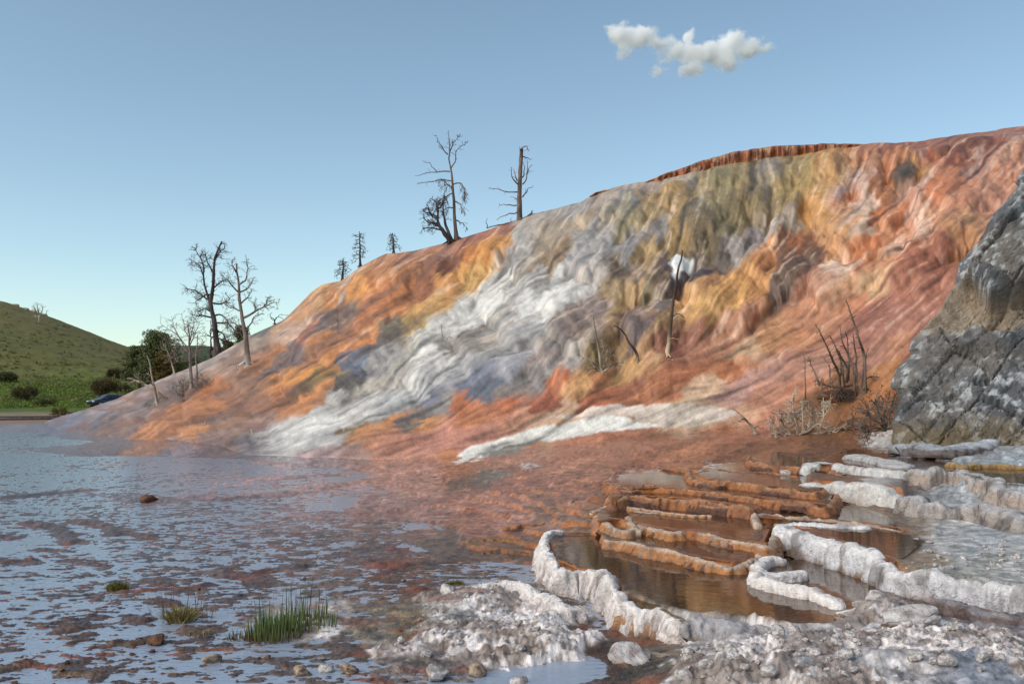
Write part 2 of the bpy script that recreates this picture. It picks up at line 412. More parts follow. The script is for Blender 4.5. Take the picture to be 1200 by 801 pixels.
# ---- mineral colours
CP_ = """90,495,120 120 140;100,502,118 98 102;122,507,130 95 80;78,500,105 105 120;170,482,135 110 105;150,502,125 90 80;180,462,150 125 120;205,446,140 120 112;130,500,125 110 115;110,485,140 130 135;160,470,150 120 108;190,450,160 145 140;215,440,165 145 138;240,425,180 160 150
140,515,115 90 85;185,510,165 100 60;170,520,175 105 65;215,490,170 100 60;230,505,180 110 65;200,470,110 85 75;225,460,115 78 58;260,480,170 100 60
250,455,170 95 55;270,430,140 105 90;262,440,160 120 100;290,450,150 100 75;280,520,125 95 85;250,525,120 92 88;320,420,165 100 60;300,405,150 125 110
310,395,110 100 90;330,385,185 140 110;350,370,185 120 75;345,395,190 150 130;375,345,195 130 65;390,360,190 115 60;370,362,185 130 85;420,340,200 125 55
410,330,190 145 115;440,325,180 105 60;450,315,185 115 70;470,305,175 110 75;500,305,170 100 65;480,330,180 105 60;500,295,180 125 105;530,290,175 115 95
560,280,165 95 75;590,268,160 95 75;575,300,200 125 50;590,290,195 125 55;550,310,190 110 50;535,330,195 130 60;520,345,190 120 60;500,345,150 85 55
535,315,120 60 30;560,330,190 140 75;505,370,190 135 65;490,390,150 120 70;470,360,190 110 65;440,365,175 100 60;425,385,185 105 60;400,375,120 92 80
385,385,112 92 88;420,400,150 90 60;365,400,150 90 75;350,415,110 85 85;330,430,110 88 82;380,415,170 105 65;400,425,190 115 65;430,405,195 120 70
350,450,190 115 50;325,445,180 110 60;385,447,150 110 50;300,430,170 110 80;300,450,140 95 70;340,470,165 95 55;300,480,140 90 70;270,470,150 95 70
350,485,175 105 60;300,495,130 95 85;265,500,130 92 75;380,470,170 105 60;400,455,95 90 80;630,260,165 150 140;610,270,170 160 150;620,290,180 172 165
600,310,150 145 142;590,325,190 186 182;650,280,165 145 125;640,300,150 130 110;650,320,150 120 90;680,250,160 150 145;700,240,165 145 130;730,225,160 135 120
690,270,165 140 115;720,260,150 135 120;740,240,135 130 130;760,225,165 140 120;780,220,175 150 130;800,212,175 155 135;740,280,150 130 90;735,265,135 125 100
760,260,150 120 75;785,250,165 125 70;800,245,170 130 75;770,290,125 115 110;740,300,130 120 120;700,300,145 140 138;680,320,150 145 145;660,340,195 192 190
640,345,150 145 140;620,370,200 198 196;645,370,205 203 200;600,350,130 120 110;570,360,200 198 195;550,375,190 188 185;530,390,185 182 178;560,390,125 115 110
590,385,150 145 143;620,400,150 148 150;560,410,140 132 125;520,410,140 132 125;500,425,205 200 195;480,430,150 145 135;450,420,140 135 135;420,425,95 100 115
440,410,90 85 85;460,400,110 100 85;500,400,170 168 165;470,445,180 172 162;430,460,170 160 150;400,470,175 170 168;430,480,190 188 186;380,490,185 183 182
350,505,180 178 177;320,515,165 162 162;300,522,120 110 115;390,510,160 158 158;450,490,130 122 115;460,475,110 115 130;500,460,100 105 125;540,440,150 148 150
520,480,130 125 125;480,500,105 95 90;500,490,115 108 105;560,450,115 118 135;570,465,90 95 110;600,440,135 135 145;630,450,120 112 112;660,440,150 142 140
600,470,120 112 110;590,420,150 148 148;650,410,130 118 115;640,430,150 130 125;670,395,120 100 95;690,380,135 115 110;700,400,150 125 110;700,345,170 160 155
720,350,150 120 85;735,360,170 130 80;745,340,160 130 110;760,360,115 95 65;775,345,110 85 60;790,300,145 110 60;800,290,150 115 65;760,310,165 130 80
740,315,140 135 135;730,330,110 90 75;780,335,100 80 75;820,340,85 75 75;800,350,85 70 70;850,320,95 80 70;830,300,110 90 60;820,270,110 95 70
850,280,115 100 65;840,250,135 115 75;820,235,150 125 80;850,225,130 115 75;870,215,150 125 75;905,215,130 115 100;895,235,145 125 95;880,255,140 115 70
870,275,125 105 65;910,270,140 115 80;930,250,155 125 70;950,225,165 130 65;960,240,180 130 70;940,210,165 135 80;970,195,185 125 60;985,190,190 125 55
1000,205,185 125 80;960,255,190 125 50;980,230,185 130 75;930,275,150 130 115;900,285,160 145 145;890,300,150 130 125;870,310,165 150 145;760,390,150 110 90
740,380,130 100 90;750,405,110 90 90;720,420,160 120 80;700,430,130 105 60;690,420,150 130 115;720,400,165 125 85;770,385,120 105 100;775,400,160 120 75
745,435,195 140 80;760,425,180 125 85;780,415,140 80 65;800,370,200 145 85;810,350,200 140 90;830,345,195 130 80;830,375,205 145 75;850,355,200 135 65
870,345,200 130 60;860,370,205 140 65;900,330,190 110 60;890,350,190 120 60;900,310,200 125 75;920,310,125 80 60;935,300,150 80 45;960,310,120 75 55
930,330,115 75 60;920,345,100 75 65;950,345,180 120 100;980,300,200 130 80;990,285,195 135 85;1000,270,205 140 100;985,325,215 175 155;1000,345,195 135 100
950,370,185 115 85;1000,330,150 75 55;1010,315,190 110 75;1020,300,195 100 55;1040,290,195 115 75;1060,280,200 125 95;1050,300,215 160 140;1040,320,200 130 95
1020,345,200 150 110;1010,355,190 110 80;1060,320,168 92 72;1080,300,165 88 66;1100,310,150 80 65;1060,340,165 92 75;1080,350,165 95 80;1090,380,160 95 85
1050,380,165 100 90;1020,375,150 85 75;1000,400,160 95 85;970,390,175 105 80;940,400,180 110 75;900,400,185 120 80;880,410,200 155 120;870,390,190 120 95
850,400,180 115 90;820,410,175 105 80;800,415,150 85 70;850,440,175 95 60;800,440,165 85 55;780,455,165 90 60;760,460,170 95 65;830,455,205 160 130
820,465,205 165 135;860,460,175 125 120;900,440,175 120 110;930,430,170 110 95;900,470,170 105 85;940,460,165 95 70;960,430,160 105 90;980,460,130 75 35
950,475,120 70 40;1000,480,135 75 35;1020,470,170 95 45;1040,440,175 105 60;1050,410,170 105 80;1030,420,165 105 90;1040,480,150 80 40;1020,185,170 95 65
1050,185,165 85 55;1080,175,160 85 60;1110,170,165 95 75;1150,160,165 100 80;1190,158,165 95 75;1060,205,175 100 65;1040,210,175 95 60;1030,200,180 110 75
1010,220,185 135 120;990,240,190 150 140;1000,245,190 110 75;1040,235,180 105 65;1062,218,100 75 60;1080,215,185 125 60;1090,200,185 115 90;1105,195,185 85 45
1120,190,150 85 60;1140,175,150 85 65;1160,185,130 70 55;1180,180,140 75 60;1190,170,175 120 110;1130,210,140 70 55;1150,210,175 125 115;1180,200,180 115 95
1120,230,185 105 75;1100,245,185 95 60;1130,260,180 110 85;1160,240,180 115 95;1170,225,185 110 85;1080,240,185 135 120;1060,255,190 120 95;1050,265,190 100 60
1030,265,185 95 55;1020,255,210 170 150;1015,275,215 175 150;1075,260,205 150 130;1100,270,195 125 95;1085,285,215 165 145;1120,290,185 120 80;1130,275,175 120 85
420,500,125 95 60;440,505,175 110 75;460,500,185 115 70;500,495,190 120 75;510,510,175 110 100;470,515,175 110 95;540,480,170 90 60;560,490,180 105 75
600,475,165 80 55;650,460,170 80 50;640,480,140 65 50;700,470,165 80 55;700,450,185 110 70;680,455,205 140 85;740,455,155 85 65;610,490,180 115 95
560,515,175 110 100;640,490,195 150 125;660,485,195 150 120;800,492,195 150 120;870,490,190 135 110;900,500,165 95 75;1250,250,180 110 85;1250,160,165 95 75""".replace('\n', ';')
CG_ = """300,560,160 120 120;400,570,165 115 110;200,540,140 115 120;150,560,120 98 104;450,590,160 112 105;500,560,170 110 95;450,555,175 115 100;380,545,150 120 125
350,600,150 115 115;300,600,125 98 100;550,580,170 105 85;600,560,165 95 75;530,550,170 95 60;550,562,110 75 50;575,558,120 105 90;650,560,165 100 80
600,600,165 105 90;500,600,155 105 95;560,610,160 95 75;450,620,130 95 85;520,635,110 85 70;580,640,120 80 55;440,640,105 80 75;460,663,120 60 35
480,680,105 65 45;540,660,100 75 60;600,660,105 75 60;350,640,100 75 68;400,680,105 80 70;700,530,165 95 75;780,525,160 90 65;750,545,160 90 65
850,520,155 85 60;800,540,165 95 65;900,530,130 75 45;950,535,110 65 35;700,560,165 100 75;660,590,150 95 75;700,600,130 90 65;640,600,140 95 75
750,590,150 85 55;800,600,140 75 50;780,660,95 55 35;850,690,120 55 30;900,700,90 60 40;700,640,95 75 50;800,570,150 90 50;860,560,130 80 40
850,600,140 75 45;900,590,110 65 35;950,610,100 60 35;1020,640,110 75 45;1050,640,120 90 60;1080,650,130 110 90;1100,640,165 165 165;1150,640,170 175 180
1180,610,165 175 185;1150,660,150 150 145;1190,670,165 165 165;1120,540,150 155 160;1180,540,155 165 175;1100,535,85 60 55;1150,520,110 105 108;1170,525,150 155 165
1080,520,120 125 130;1030,525,185 185 185;1100,700,105 90 85;1150,700,112 92 88;1180,740,122 112 117;1150,770,130 135 150;1080,740,165 160 165;1000,740,160 158 165
900,750,170 165 168;850,770,175 170 172;830,730,175 172 172;950,780,165 165 175;1050,790,170 165 170;1000,720,185 180 178;780,700,95 85 65;760,730,110 75 45
750,760,100 80 60;780,790,95 80 60;700,730,95 75 55;660,700,90 75 60;700,770,75 50 35;640,790,80 70 70;590,700,165 160 158;560,720,160 155 155
600,750,170 162 155;520,720,165 160 155;500,760,120 105 100;440,740,125 110 95;470,730,120 100 70;360,735,175 160 155;400,760,95 75 65;330,770,95 75 70
200,780,95 65 50;100,780,90 60 45;50,700,90 60 50;150,700,95 65 55;100,640,95 65 60;50,600,90 62 58;0,560,95 75 72;80,545,110 92 95;-100,600,92 66 60;1300,700,120 115 118
250,640,95 66 60;250,700,92 64 56;30,530,110 95 100;400,545,150 112 105;600,540,165 105 85;750,520,165 98 78;1000,550,120 75 45;1000,600,120 85 60;1300,550,120 120 125""".replace('\n', ';')
cps = []
for s_ in (CP_, CG_):
    for q in s_.split(';'):
        a, b, c = q.split(','); cps.append((float(a), float(b), [float(t) for t in c.split()]))
cpt = [(a, b) for a, b, _ in cps]
cval = [lin(c) for _, _, c in cps]
cang, cel = [], []
for a, b in cpt:
    f = fvec[int(np.clip(b - RY0, 0, RH - 1)), int(np.clip(a - RX0, 0, RW - 1))]
    cang.append(math.atan2(f[1], -f[0]))
    cel.append(2.0 if b > np.interp(a, BSX, BSY) - 15 or a < 360 else (1.7 if (a < 700 and b > 300) or b > 330 else 1.25))
s3 = (slice(None, None, 3), slice(None, None, 3))
cmap = idw(cpt, np.array(cval), gx[s3], gy[s3], 4.2, 16.0, cang, cel)
wx = (fbm2(gx / 22, gy / 16, 70, 5, .6) - 0.5) * 30 + fx_ * lic_m * 5 - fy_ * lic_c * 1.5
wy = (fbm2(gx / 22, gy / 16, 75, 4) - 0.5) * 14 + fy_ * lic_m * 5 + fx_ * lic_c * 1.5
cmap = upsample(cmap, 3, (wx, wy))

# crisp mineral patches, drawn as outlines
def inside(poly, X, Y):
    r = np.zeros(X.shape, bool); n = len(poly)
    for i in range(n):
        x1, y1 = poly[i]; x2, y2 = poly[(i + 1) % n]
        if y1 == y2: continue
        c = ((y1 > Y) != (y2 > Y)) & (X < (x2 - x1) * (Y - y1) / (y2 - y1) + x1)
        r ^= c
    return r
def patch(poly, col, amt=1.0, rough=5.0, soft=1):
    xs = [p[0] for p in poly]; ys = [p[1] for p in poly]
    x0 = int(max(0, min(xs) - 20 - RX0)); x1 = int(min(RW, max(xs) + 20 - RX0))
    y0 = int(max(0, min(ys) - 20 - RY0)); y1 = int(min(RH, max(ys) + 20 - RY0))
    sl = (slice(y0, y1), slice(x0, x1))
    X = gx[sl] + (fbm2(gx[sl] / 7, gy[sl] / 5, 80, 3) - 0.5) * rough * 2 + fx_[sl] * lic_m[sl] * rough * 0.5
    Y = gy[sl] + (fbm2(gx[sl] / 7, gy[sl] / 5, 85, 3) - 0.5) * rough + fy_[sl] * lic_m[sl] * rough * 0.5
    m = blur(inside(poly, X, Y).astype(float), soft)[..., None] * amt
    cmap[sl] = cmap[sl] * (1 - m) + lin(col) * m
patch([(528,544),(550,526),(585,517),(620,506),(670,496),(700,488),(740,492),(775,501),(740,504),(705,507),(680,513),(645,519),(632,517),(612,527),(575,534)], (212,210,205), 1, 3)
patch([(640,493),(695,480),(720,476),(812,475),(835,480),(862,487),(850,497),(807,502),(775,501),(740,490),(690,490)], (208,198,188), .75, 4)
patch([(572,532),(592,524),(615,520),(645,511),(625,522),(607,530),(560,535)], (105,98,88), .9, 1.5)
patch([(790,318),(797,317),(816,319),(812,326),(800,334),(793,347),(787,340),(790,332),(783,328)], (225,228,232), 1, 1)
patch([(300,524),(322,512),(352,499),(395,480),(432,462),(470,452),(500,430),(540,425),(505,470),(450,492),(400,505),(370,512),(330,516)], (188,186,184), .7, 6)
patch([(535,395),(570,368),(610,340),(640,322),(650,330),(620,350),(585,372),(555,392)], (200,198,196), .8, 5)
patch([(480,432),(505,418),(530,414),(518,428),(495,440)], (205,202,198), .8, 4)
patch([(620,395),(632,375),(660,355),(690,345),(700,352),(670,372),(650,390)], (196,194,192), .7, 5)
patch([(800,352),(812,335),(835,330),(850,322),(842,335),(830,345),(812,352)], (78,68,68), .8, 3)
patch([(916,352),(925,332),(950,310),(965,300),(962,318),(948,338),(930,350)], (95,72,62), .8, 3)
patch([(1045,222),(1056,208),(1072,206),(1082,214),(1070,228),(1055,232)], (88,74,62), .75, 3)
patch([(605,545),(622,541),(632,544),(615,549)], (190,185,180), .8, 2)
patch([(560,562),(585,553),(612,552),(600,560),(575,566)], (112,98,82), .8, 3)
patch([(858,322),(875,305),(888,296),(903,280),(915,272),(925,280),(905,296),(885,310),(870,322)], (175,160,155), .55, 5)
patch([(985,285),(1005,262),(1012,240),(1000,222),(1010,205),(1020,215),(1018,235),(1025,250),(1010,268),(1000,285)], (205,165,150), .6, 5)
patch([(740,558),(760,552),(800,548),(790,553),(765,558)], (190,165,150), .6, 2)
patch([(824,548),(832,543),(850,543),(876,547),(850,550)], (205,190,185), .9, 1.5)
patch([(732,556),(745,553),(775,551),(768,556),(745,559)], (205,190,180), .7, 1.5)
# streaks of flowing water, pale seams between the bosses, darker ochre tint on their noses
L_ = cmap @ np.array([0.3, 0.6, 0.1])
mm = sst(-10, 30, np.interp(gx, BSX, BSY) - gy)           # 1 on the mound, 0 on the flats
cmap = cmap * (1 + (0.12 * lic_f + 0.12 * lic_m)[..., None])
seam = sst(1.1, 2.4, lic_m + 0.6 * lic_f) * mm * sst(470, 380, gy)
pale = lin((205, 180, 160))
cmap = cmap * (1 - 0.45 * seam[..., None]) + pale * 0.45 * seam[..., None]
nose_tint = (blur(nose, 1) * mm * sst(460, 400, gy) * (0.4 + 0.6 * sst(0.35, 0.6, fbm2(gx / 30, gy / 30, 90, 2))))[..., None]
cmap = cmap * (1 - nose_tint * np.array([0.28, 0.38, 0.55]))
dark = sst(1.0, 2.4, -lic_m + 0.4 * lic_f) * mm
cmap = cmap * (1 - 0.42 * dark[..., None])
mean = cmap @ np.array([0.3, 0.55, 0.15])
cmap = mean[..., None] + (cmap - mean[..., None]) * (.76 + .08 * sst(640, 560, gx) * sst(540, 520, gy))[..., None]
cmap[..., 1] += .055 * np.clip(cmap[..., 0] - cmap[..., 1], 0, 1); cmap[..., 2] -= .05 * np.clip(cmap[..., 0] - cmap[..., 1], 0, 1)
mot = (sst(.48, .60, fbm2(gx / 17 + gy / 20, gy / 4.5, 160, 4, .6)) * sst(270, 190, gx) * mm * .65)[..., None]
band = (sst(.55, .68, fbm2((gx + gy * 1.3) / 40, (gy + gx * .55) / 9, 170, 4, .6)) * mm * sst(560, 480, gx) * sst(200, 260, gx) * .35)[..., None]
cmap = cmap * (1 - band) + lin((88, 74, 74)) * band
cmap = cmap * (1 - mot) + lin((122, 84, 68)) * mot
grit = (fbm2(gx / 3.2, gy / 2.2, 150, 3, .6) - .5) * .22 + (fbm2(gx / 11, gy / 6, 155, 3) - .5) * .45
cmap = cmap * (1 + grit)[..., None]
cmap = np.clip(cmap, 0.006, 0.85)
def colour_at(px, py):
    return np.clip(samp(cmap, px - RX0, py - RY0) * ALB, 0.004, 0.85)
def relief_at(px, py):
    return samp(relief_all, px - RX0, py - RY0)
# ------------------------------------------------------------------ mound
DBX = [-250,0,60,100,150,220,300,400,500,600,700,800,900,1000,1100,1420]
DBY = [80,78,62,52,46,41,36,33,31.5,31,30.5,31,31.5,29,27.5,26]
DSX = [-250,0,67,100,157,250,362,450,525,602,700,800,900,1000,1100,1200,1420]
DSY = [90,86,80,76,72,66,62,60,58,56,55,54,54,54,54,53,50]
_dx = np.arange(-400, 1600, 5.0); _kk = np.hanning(41); _kk /= _kk.sum()
_db = np.convolve(np.interp(_dx, DBX, DBY), _kk, 'same'); _ds = np.convolve(np.interp(_dx, DSX, DSY), _kk, 'same')
def d_base(px): return np.interp(px, _dx, _db)
def d_sky(px): return np.interp(px, _dx, _ds)
def zof(px, py, Y):
    return HC + ray(px, py)[1] * Y
def prof(px, s):
    """depth and height of the mound's mean surface, s = 0 at the foot, 1 at the skyline"""
    Db, Ds = d_base(px), d_sky(px)
    zb = zof(px, np.interp(px, BSX, BSY), Db); zs = zof(px, skyl(px), Ds)
    D = Db + (Ds - Db) * s
    sc_ = np.clip(s, 0, 1)
    z = zb + (zs - zb) * (0.62 * s + 0.38 * sc_ * (2 - sc_))
    return D, z
_sc = {}
def yhill(px, py):
    s = np.linspace(0, 1, 400)
    D, z = prof(np.full(400, float(px)), s)
    q = proj((px - 600) / F / CP * D, D, z)[1]
    return float(np.interp(-py, -q, D))
mc = np.arange(10, 1415, 1.25)
ms = np.concatenate([[-0.10, -0.05, -0.02], np.linspace(0, 1, 400) ** 1.05])
PX = np.broadcast_to(mc[None, :], (len(ms), len(mc))).copy()
S = np.broadcast_to(ms[:, None], PX.shape)
D, Z = prof(PX, S)
Z = np.where(S < 0, Z + S * 22, Z)
back = [0.6, 1.6, 3.5, 7, 13, 22, 35]
lastD, lastZ = D[-1], Z[-1]
slope = np.maximum((lastZ - HC) / lastD, 0.0)
D2 = np.stack([lastD + b for b in back]); Z2 = np.stack([lastZ + slope * b * 0.35 - 0.004 * b * b - (0.02 if b < 3 else 0.25) * b * 0.3 for b in back])
PYm = proj((PX - 600) / F / CP * D, D, Z)[1]
PXb = np.concatenate([PX, np.repeat(PX[-1:], len(back), 0)])
PYb = np.concatenate([PYm, np.repeat(PYm[-1:], len(back), 0)])
D = np.concatenate([D, D2]); Z = np.concatenate([Z, Z2])
X = (PXb - 600) / F / CP * D
Pm = np.stack([X, D, Z], -1)
sm = Pm.copy()
du = np.gradient(sm, axis=1); dv = np.gradient(sm, axis=0)
nrm = np.cross(du, dv); nrm /= np.linalg.norm(nrm, axis=-1, keepdims=True)
nrm[..., 2] = np.abs(nrm[..., 2])
for _ in range(6):
    nrm[1:-1, 1:-1] = (nrm[:-2, 1:-1] + nrm[2:, 1:-1] + nrm[1:-1, :-2] + nrm[1:-1, 2:]) / 4
fade = np.clip((PXb - 40) / 120, 0.35, 1) * np.where(np.arange(len(D))[:, None] >= len(ms), 0.6, 1)
rel = relief_at(PXb, PYb + 1.5)
edge = sst(0, 30, PYb - np.interp(PXb, SKX, SKY_))        # keep the skyline where it is
rel = rel * (0.12 + 0.88 * edge)
MSCL = 1.0
Pm = Pm + nrm * (rel * D / F * fade * MSCL)[..., None]
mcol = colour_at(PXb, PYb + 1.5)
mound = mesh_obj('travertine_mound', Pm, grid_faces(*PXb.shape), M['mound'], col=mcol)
tag(mound, kind='structure')

# ------------------------------------------------------------------ flats and terraces
ZC = [(0,800,0),(150,800,0),(300,800,0),(0,700,0),(200,700,0),(0,600,0),(200,600,0),(350,640,0),(0,540,0),(200,540,0.0),(330,555,0.0),
 (100,518,0),(0,508,0),(-200,600,0),(-200,800,0),(-200,515,0),(600,800,-.10),(680,790,-.12),(430,760,0.0),(400,700,0),(500,690,-.01),(560,650,.05),(690,745,-.07),
 (680,700,-.03),(450,801,-.02),(640,625,.2),(600,600,.2),(680,600,.38),(520,610,.08),(450,575,.04),(600,560,.35),(500,548,.15),(400,548,.03),
 (700,545,.55),(800,535,.78),(900,525,.92),(1000,522,1.0),(1100,522,1.12),(1200,505,1.4),(800,600,.3),(800,660,.12),(900,700,.1),(1000,760,.2),
 (1100,700,.3),(1100,620,.45),(1000,600,.5),(950,560,.7),(1300,640,.6),(1300,520,1.4),(730,760,.03),(672,590,.48),(688,602,.42),(700,575,.6),(655,602,.3),(720,556,.66),(800,770,.08),(850,790,.16),(950,790,.27),(1200,790,.35),(1100,760,.33),(760,790,0.02),(650,680,-.02),(300,530,0.1),(500,540,.2)]
zp = np.array([G(a, b, c) for a, b, c in ZC])
extra = np.array([[-40, 5, 0], [0, 4, 0], [6, 5, .2], [-60, 70, 0], [-30, 68, 0], [12, 40, 2.0], [0, 40, 1.6], [-12, 46, .8], [25, 36, 2.4], [-25, 55, .1], [20,20,1.8],[-60,30,0],[-40,15,0]])
zp = np.concatenate([zp, extra])
K = len(zp)
def rk(dx, dy):
    return np.sqrt(dx * dx + dy * dy + 0.15)
Am = rk(zp[:, None, 0] - zp[None, :, 0], zp[:, None, 1] - zp[None, :, 1])
Am = np.block([[Am + np.eye(K) * -0.12, np.ones((K, 1))], [np.ones((1, K)), np.zeros((1, 1))]])
wts = np.linalg.solve(Am, np.concatenate([zp[:, 2], [0]]))
def z_rbf(x, y):
    r = np.full(x.shape, wts[-1])
    for i in range(K):
        r = r + wts[i] * rk(x - zp[i, 0], y - zp[i, 1])
    return r
# front edges of the terrace levels: (z, pool depth, outline in survey coordinates at that height)
LEV = {
 'p1': (.30, .10, [(636,622),(648,655),(668,664),(700,668),(718,682),(734,698),(775,714),(800,728),(850,731),(930,742),(985,742),(1100,725),(1460,770),(1460,640),(1000,560),(760,600),(690,622)]),
 'p2': (.38, .018, [(706,631),(742,636),(775,643),(822,654),(862,660),(893,646),(905,632),(905,600),(760,600),(700,616)]),
 'p3': (.48, .018, [(694,611),(720,608),(751,616),(790,622),(822,623),(850,630),(898,638),(912,605),(800,585),(700,595)]),
 'p4': (.62, .018, [(712,590),(722,586),(735,580),(780,583),(830,587),(889,595),(895,570),(750,565),(716,572)]),
 'pe': (.56, .018, [(882,604),(930,608),(1000,612),(1057,620),(1100,628),(1130,590),(1000,560),(885,580)]),
 'p5': (.70, .018, [(704,566),(725,573),(770,571),(815,573),(865,579),(915,586),(972,592),(990,560),(880,545),(780,548),(715,555)]),
 'p6': (.79, .018, [(806,556),(830,562),(860,564),(900,569),(958,577),(990,556),(900,540),(830,543)]),
 'p7': (.89, .018, [(876,538),(892,544),(920,546),(945,550),(992,556),(1010,530),(930,526),(885,530)]),
 'w4': (.55, .03, [(917,615),(940,618),(966,629),(1004,641),(1047,660),(1089,671),(1197,685),(1460,715),(1460,600),(1130,600),(1057,622),(1000,612),(925,606)]),
 'w5': (.86, .0, [(943,562),(1000,566),(1064,573),(1064,550),(1000,545),(950,541)]),
 'w5t': (1.0, .03, [(948,543),(1000,547),(1064,551),(1117,551),(1166,565),(1460,590),(1460,525),(1000,520),(975,530)]),
}
levw = {k: (z, dp, G(np.array([p[0] for p in pl], float), np.array([p[1] for p in pl], float), z)[:, :2]) for k, (z, dp, pl) in LEV.items()}
def sdist(x, y, poly):
    d = np.full(x.shape, 1e9); n = len(poly)
    for i in range(n):
        a = poly[i]; b = poly[(i + 1) % n]; e = b - a
        t = np.clip(((x - a[0]) * e[0] + (y - a[1]) * e[1]) / (e @ e + 1e-9), 0, 1)
        d = np.minimum(d, (x - a[0] - t * e[0]) ** 2 + (y - a[1] - t * e[1]) ** 2)
    d = np.sqrt(d)
    return np.where(inside([tuple(p) for p in poly], x, y), d, -d)
RIDGE = [([(0,584),(59,578),(101,574)],.22,.05),([(31,613),(63,617),(78,628),(85,636)],.14,.045),([(91,610),(130,618),(143,626),(176,629)],.16,.045),
 ([(225,582),(260,585),(300,581),(345,577)],.3,.05),([(255,670),(285,676),(310,684)],.16,.04),([(72,657),(124,665)],.1,.03),([(42,644),(81,646)],.12,.03),
 ([(146,693),(190,691),(221,688),(244,685)],.08,.03),([(143,725),(176,725)],.08,.03),([(76,737),(107,735),(128,733)],.09,.035),([(140,753),(174,753)],.09,.035),
 ([(78,747),(104,745)],.08,.03),([(-10,781),(33,777)],.10,.04),([(75,791),(100,788),(124,789)],.08,.035),([(0,628),(20,630)],.12,.035),([(0,657),(49,659)],.12,.035),
 ([(300,672),(330,668),(355,664)],.1,.03),([(160,586),(175,583),(192,587)],.25,.08),([(185,700),(210,708)],.1,.03),([(220,735),(255,740)],.12,.035),
 ([(20,700),(60,704)],.05,.02),([(445,660),(470,664),(490,662)],.15,.03),([(430,640),(455,645)],.15,.03),([(480,690),(500,700)],.15,.03),([(320,560),(400,556)],.4,.04),([(380,570),(460,562)],.4,.04)]
RUB_A = G(np.array([497,520,600,630,655,697,672,700,665,600,560,500,440,470,500.]), np.array([690,682,678,670,690,714,728,748,768,774,768,764,748,733,715.]), 0.1)[:, :2]
RUB_B = G(np.array([795,850,930,976,1000,1040,1090,1200,1460,1460,790,785.]), np.array([722,720,736,742,705,690,725,745,790,870,870,760.]), 0.35)[:, :2]
RUB_C = G(np.array([345,365,400,395,360,340.]), np.array([735,720,722,745,752,748.]), 0.0)[:, :2]
BUMP = [(640,742,.10,.20,.45),(545,702,.1,.10,.5),(600,695,.1,.09,.5),(655,716,.1,.12,.35),(540,742,.05,.06,.7),(590,755,.05,.08,.6),(372,732,.0,.07,.22),
 (840,738,.35,.09,.6),(1030,708,.4,.14,.35),(1070,735,.4,.09,.5),(900,770,.35,.10,.7),(1000,780,.35,.12,.8),(1150,790,.3,.08,.8),(830,790,.3,.12,.5)]
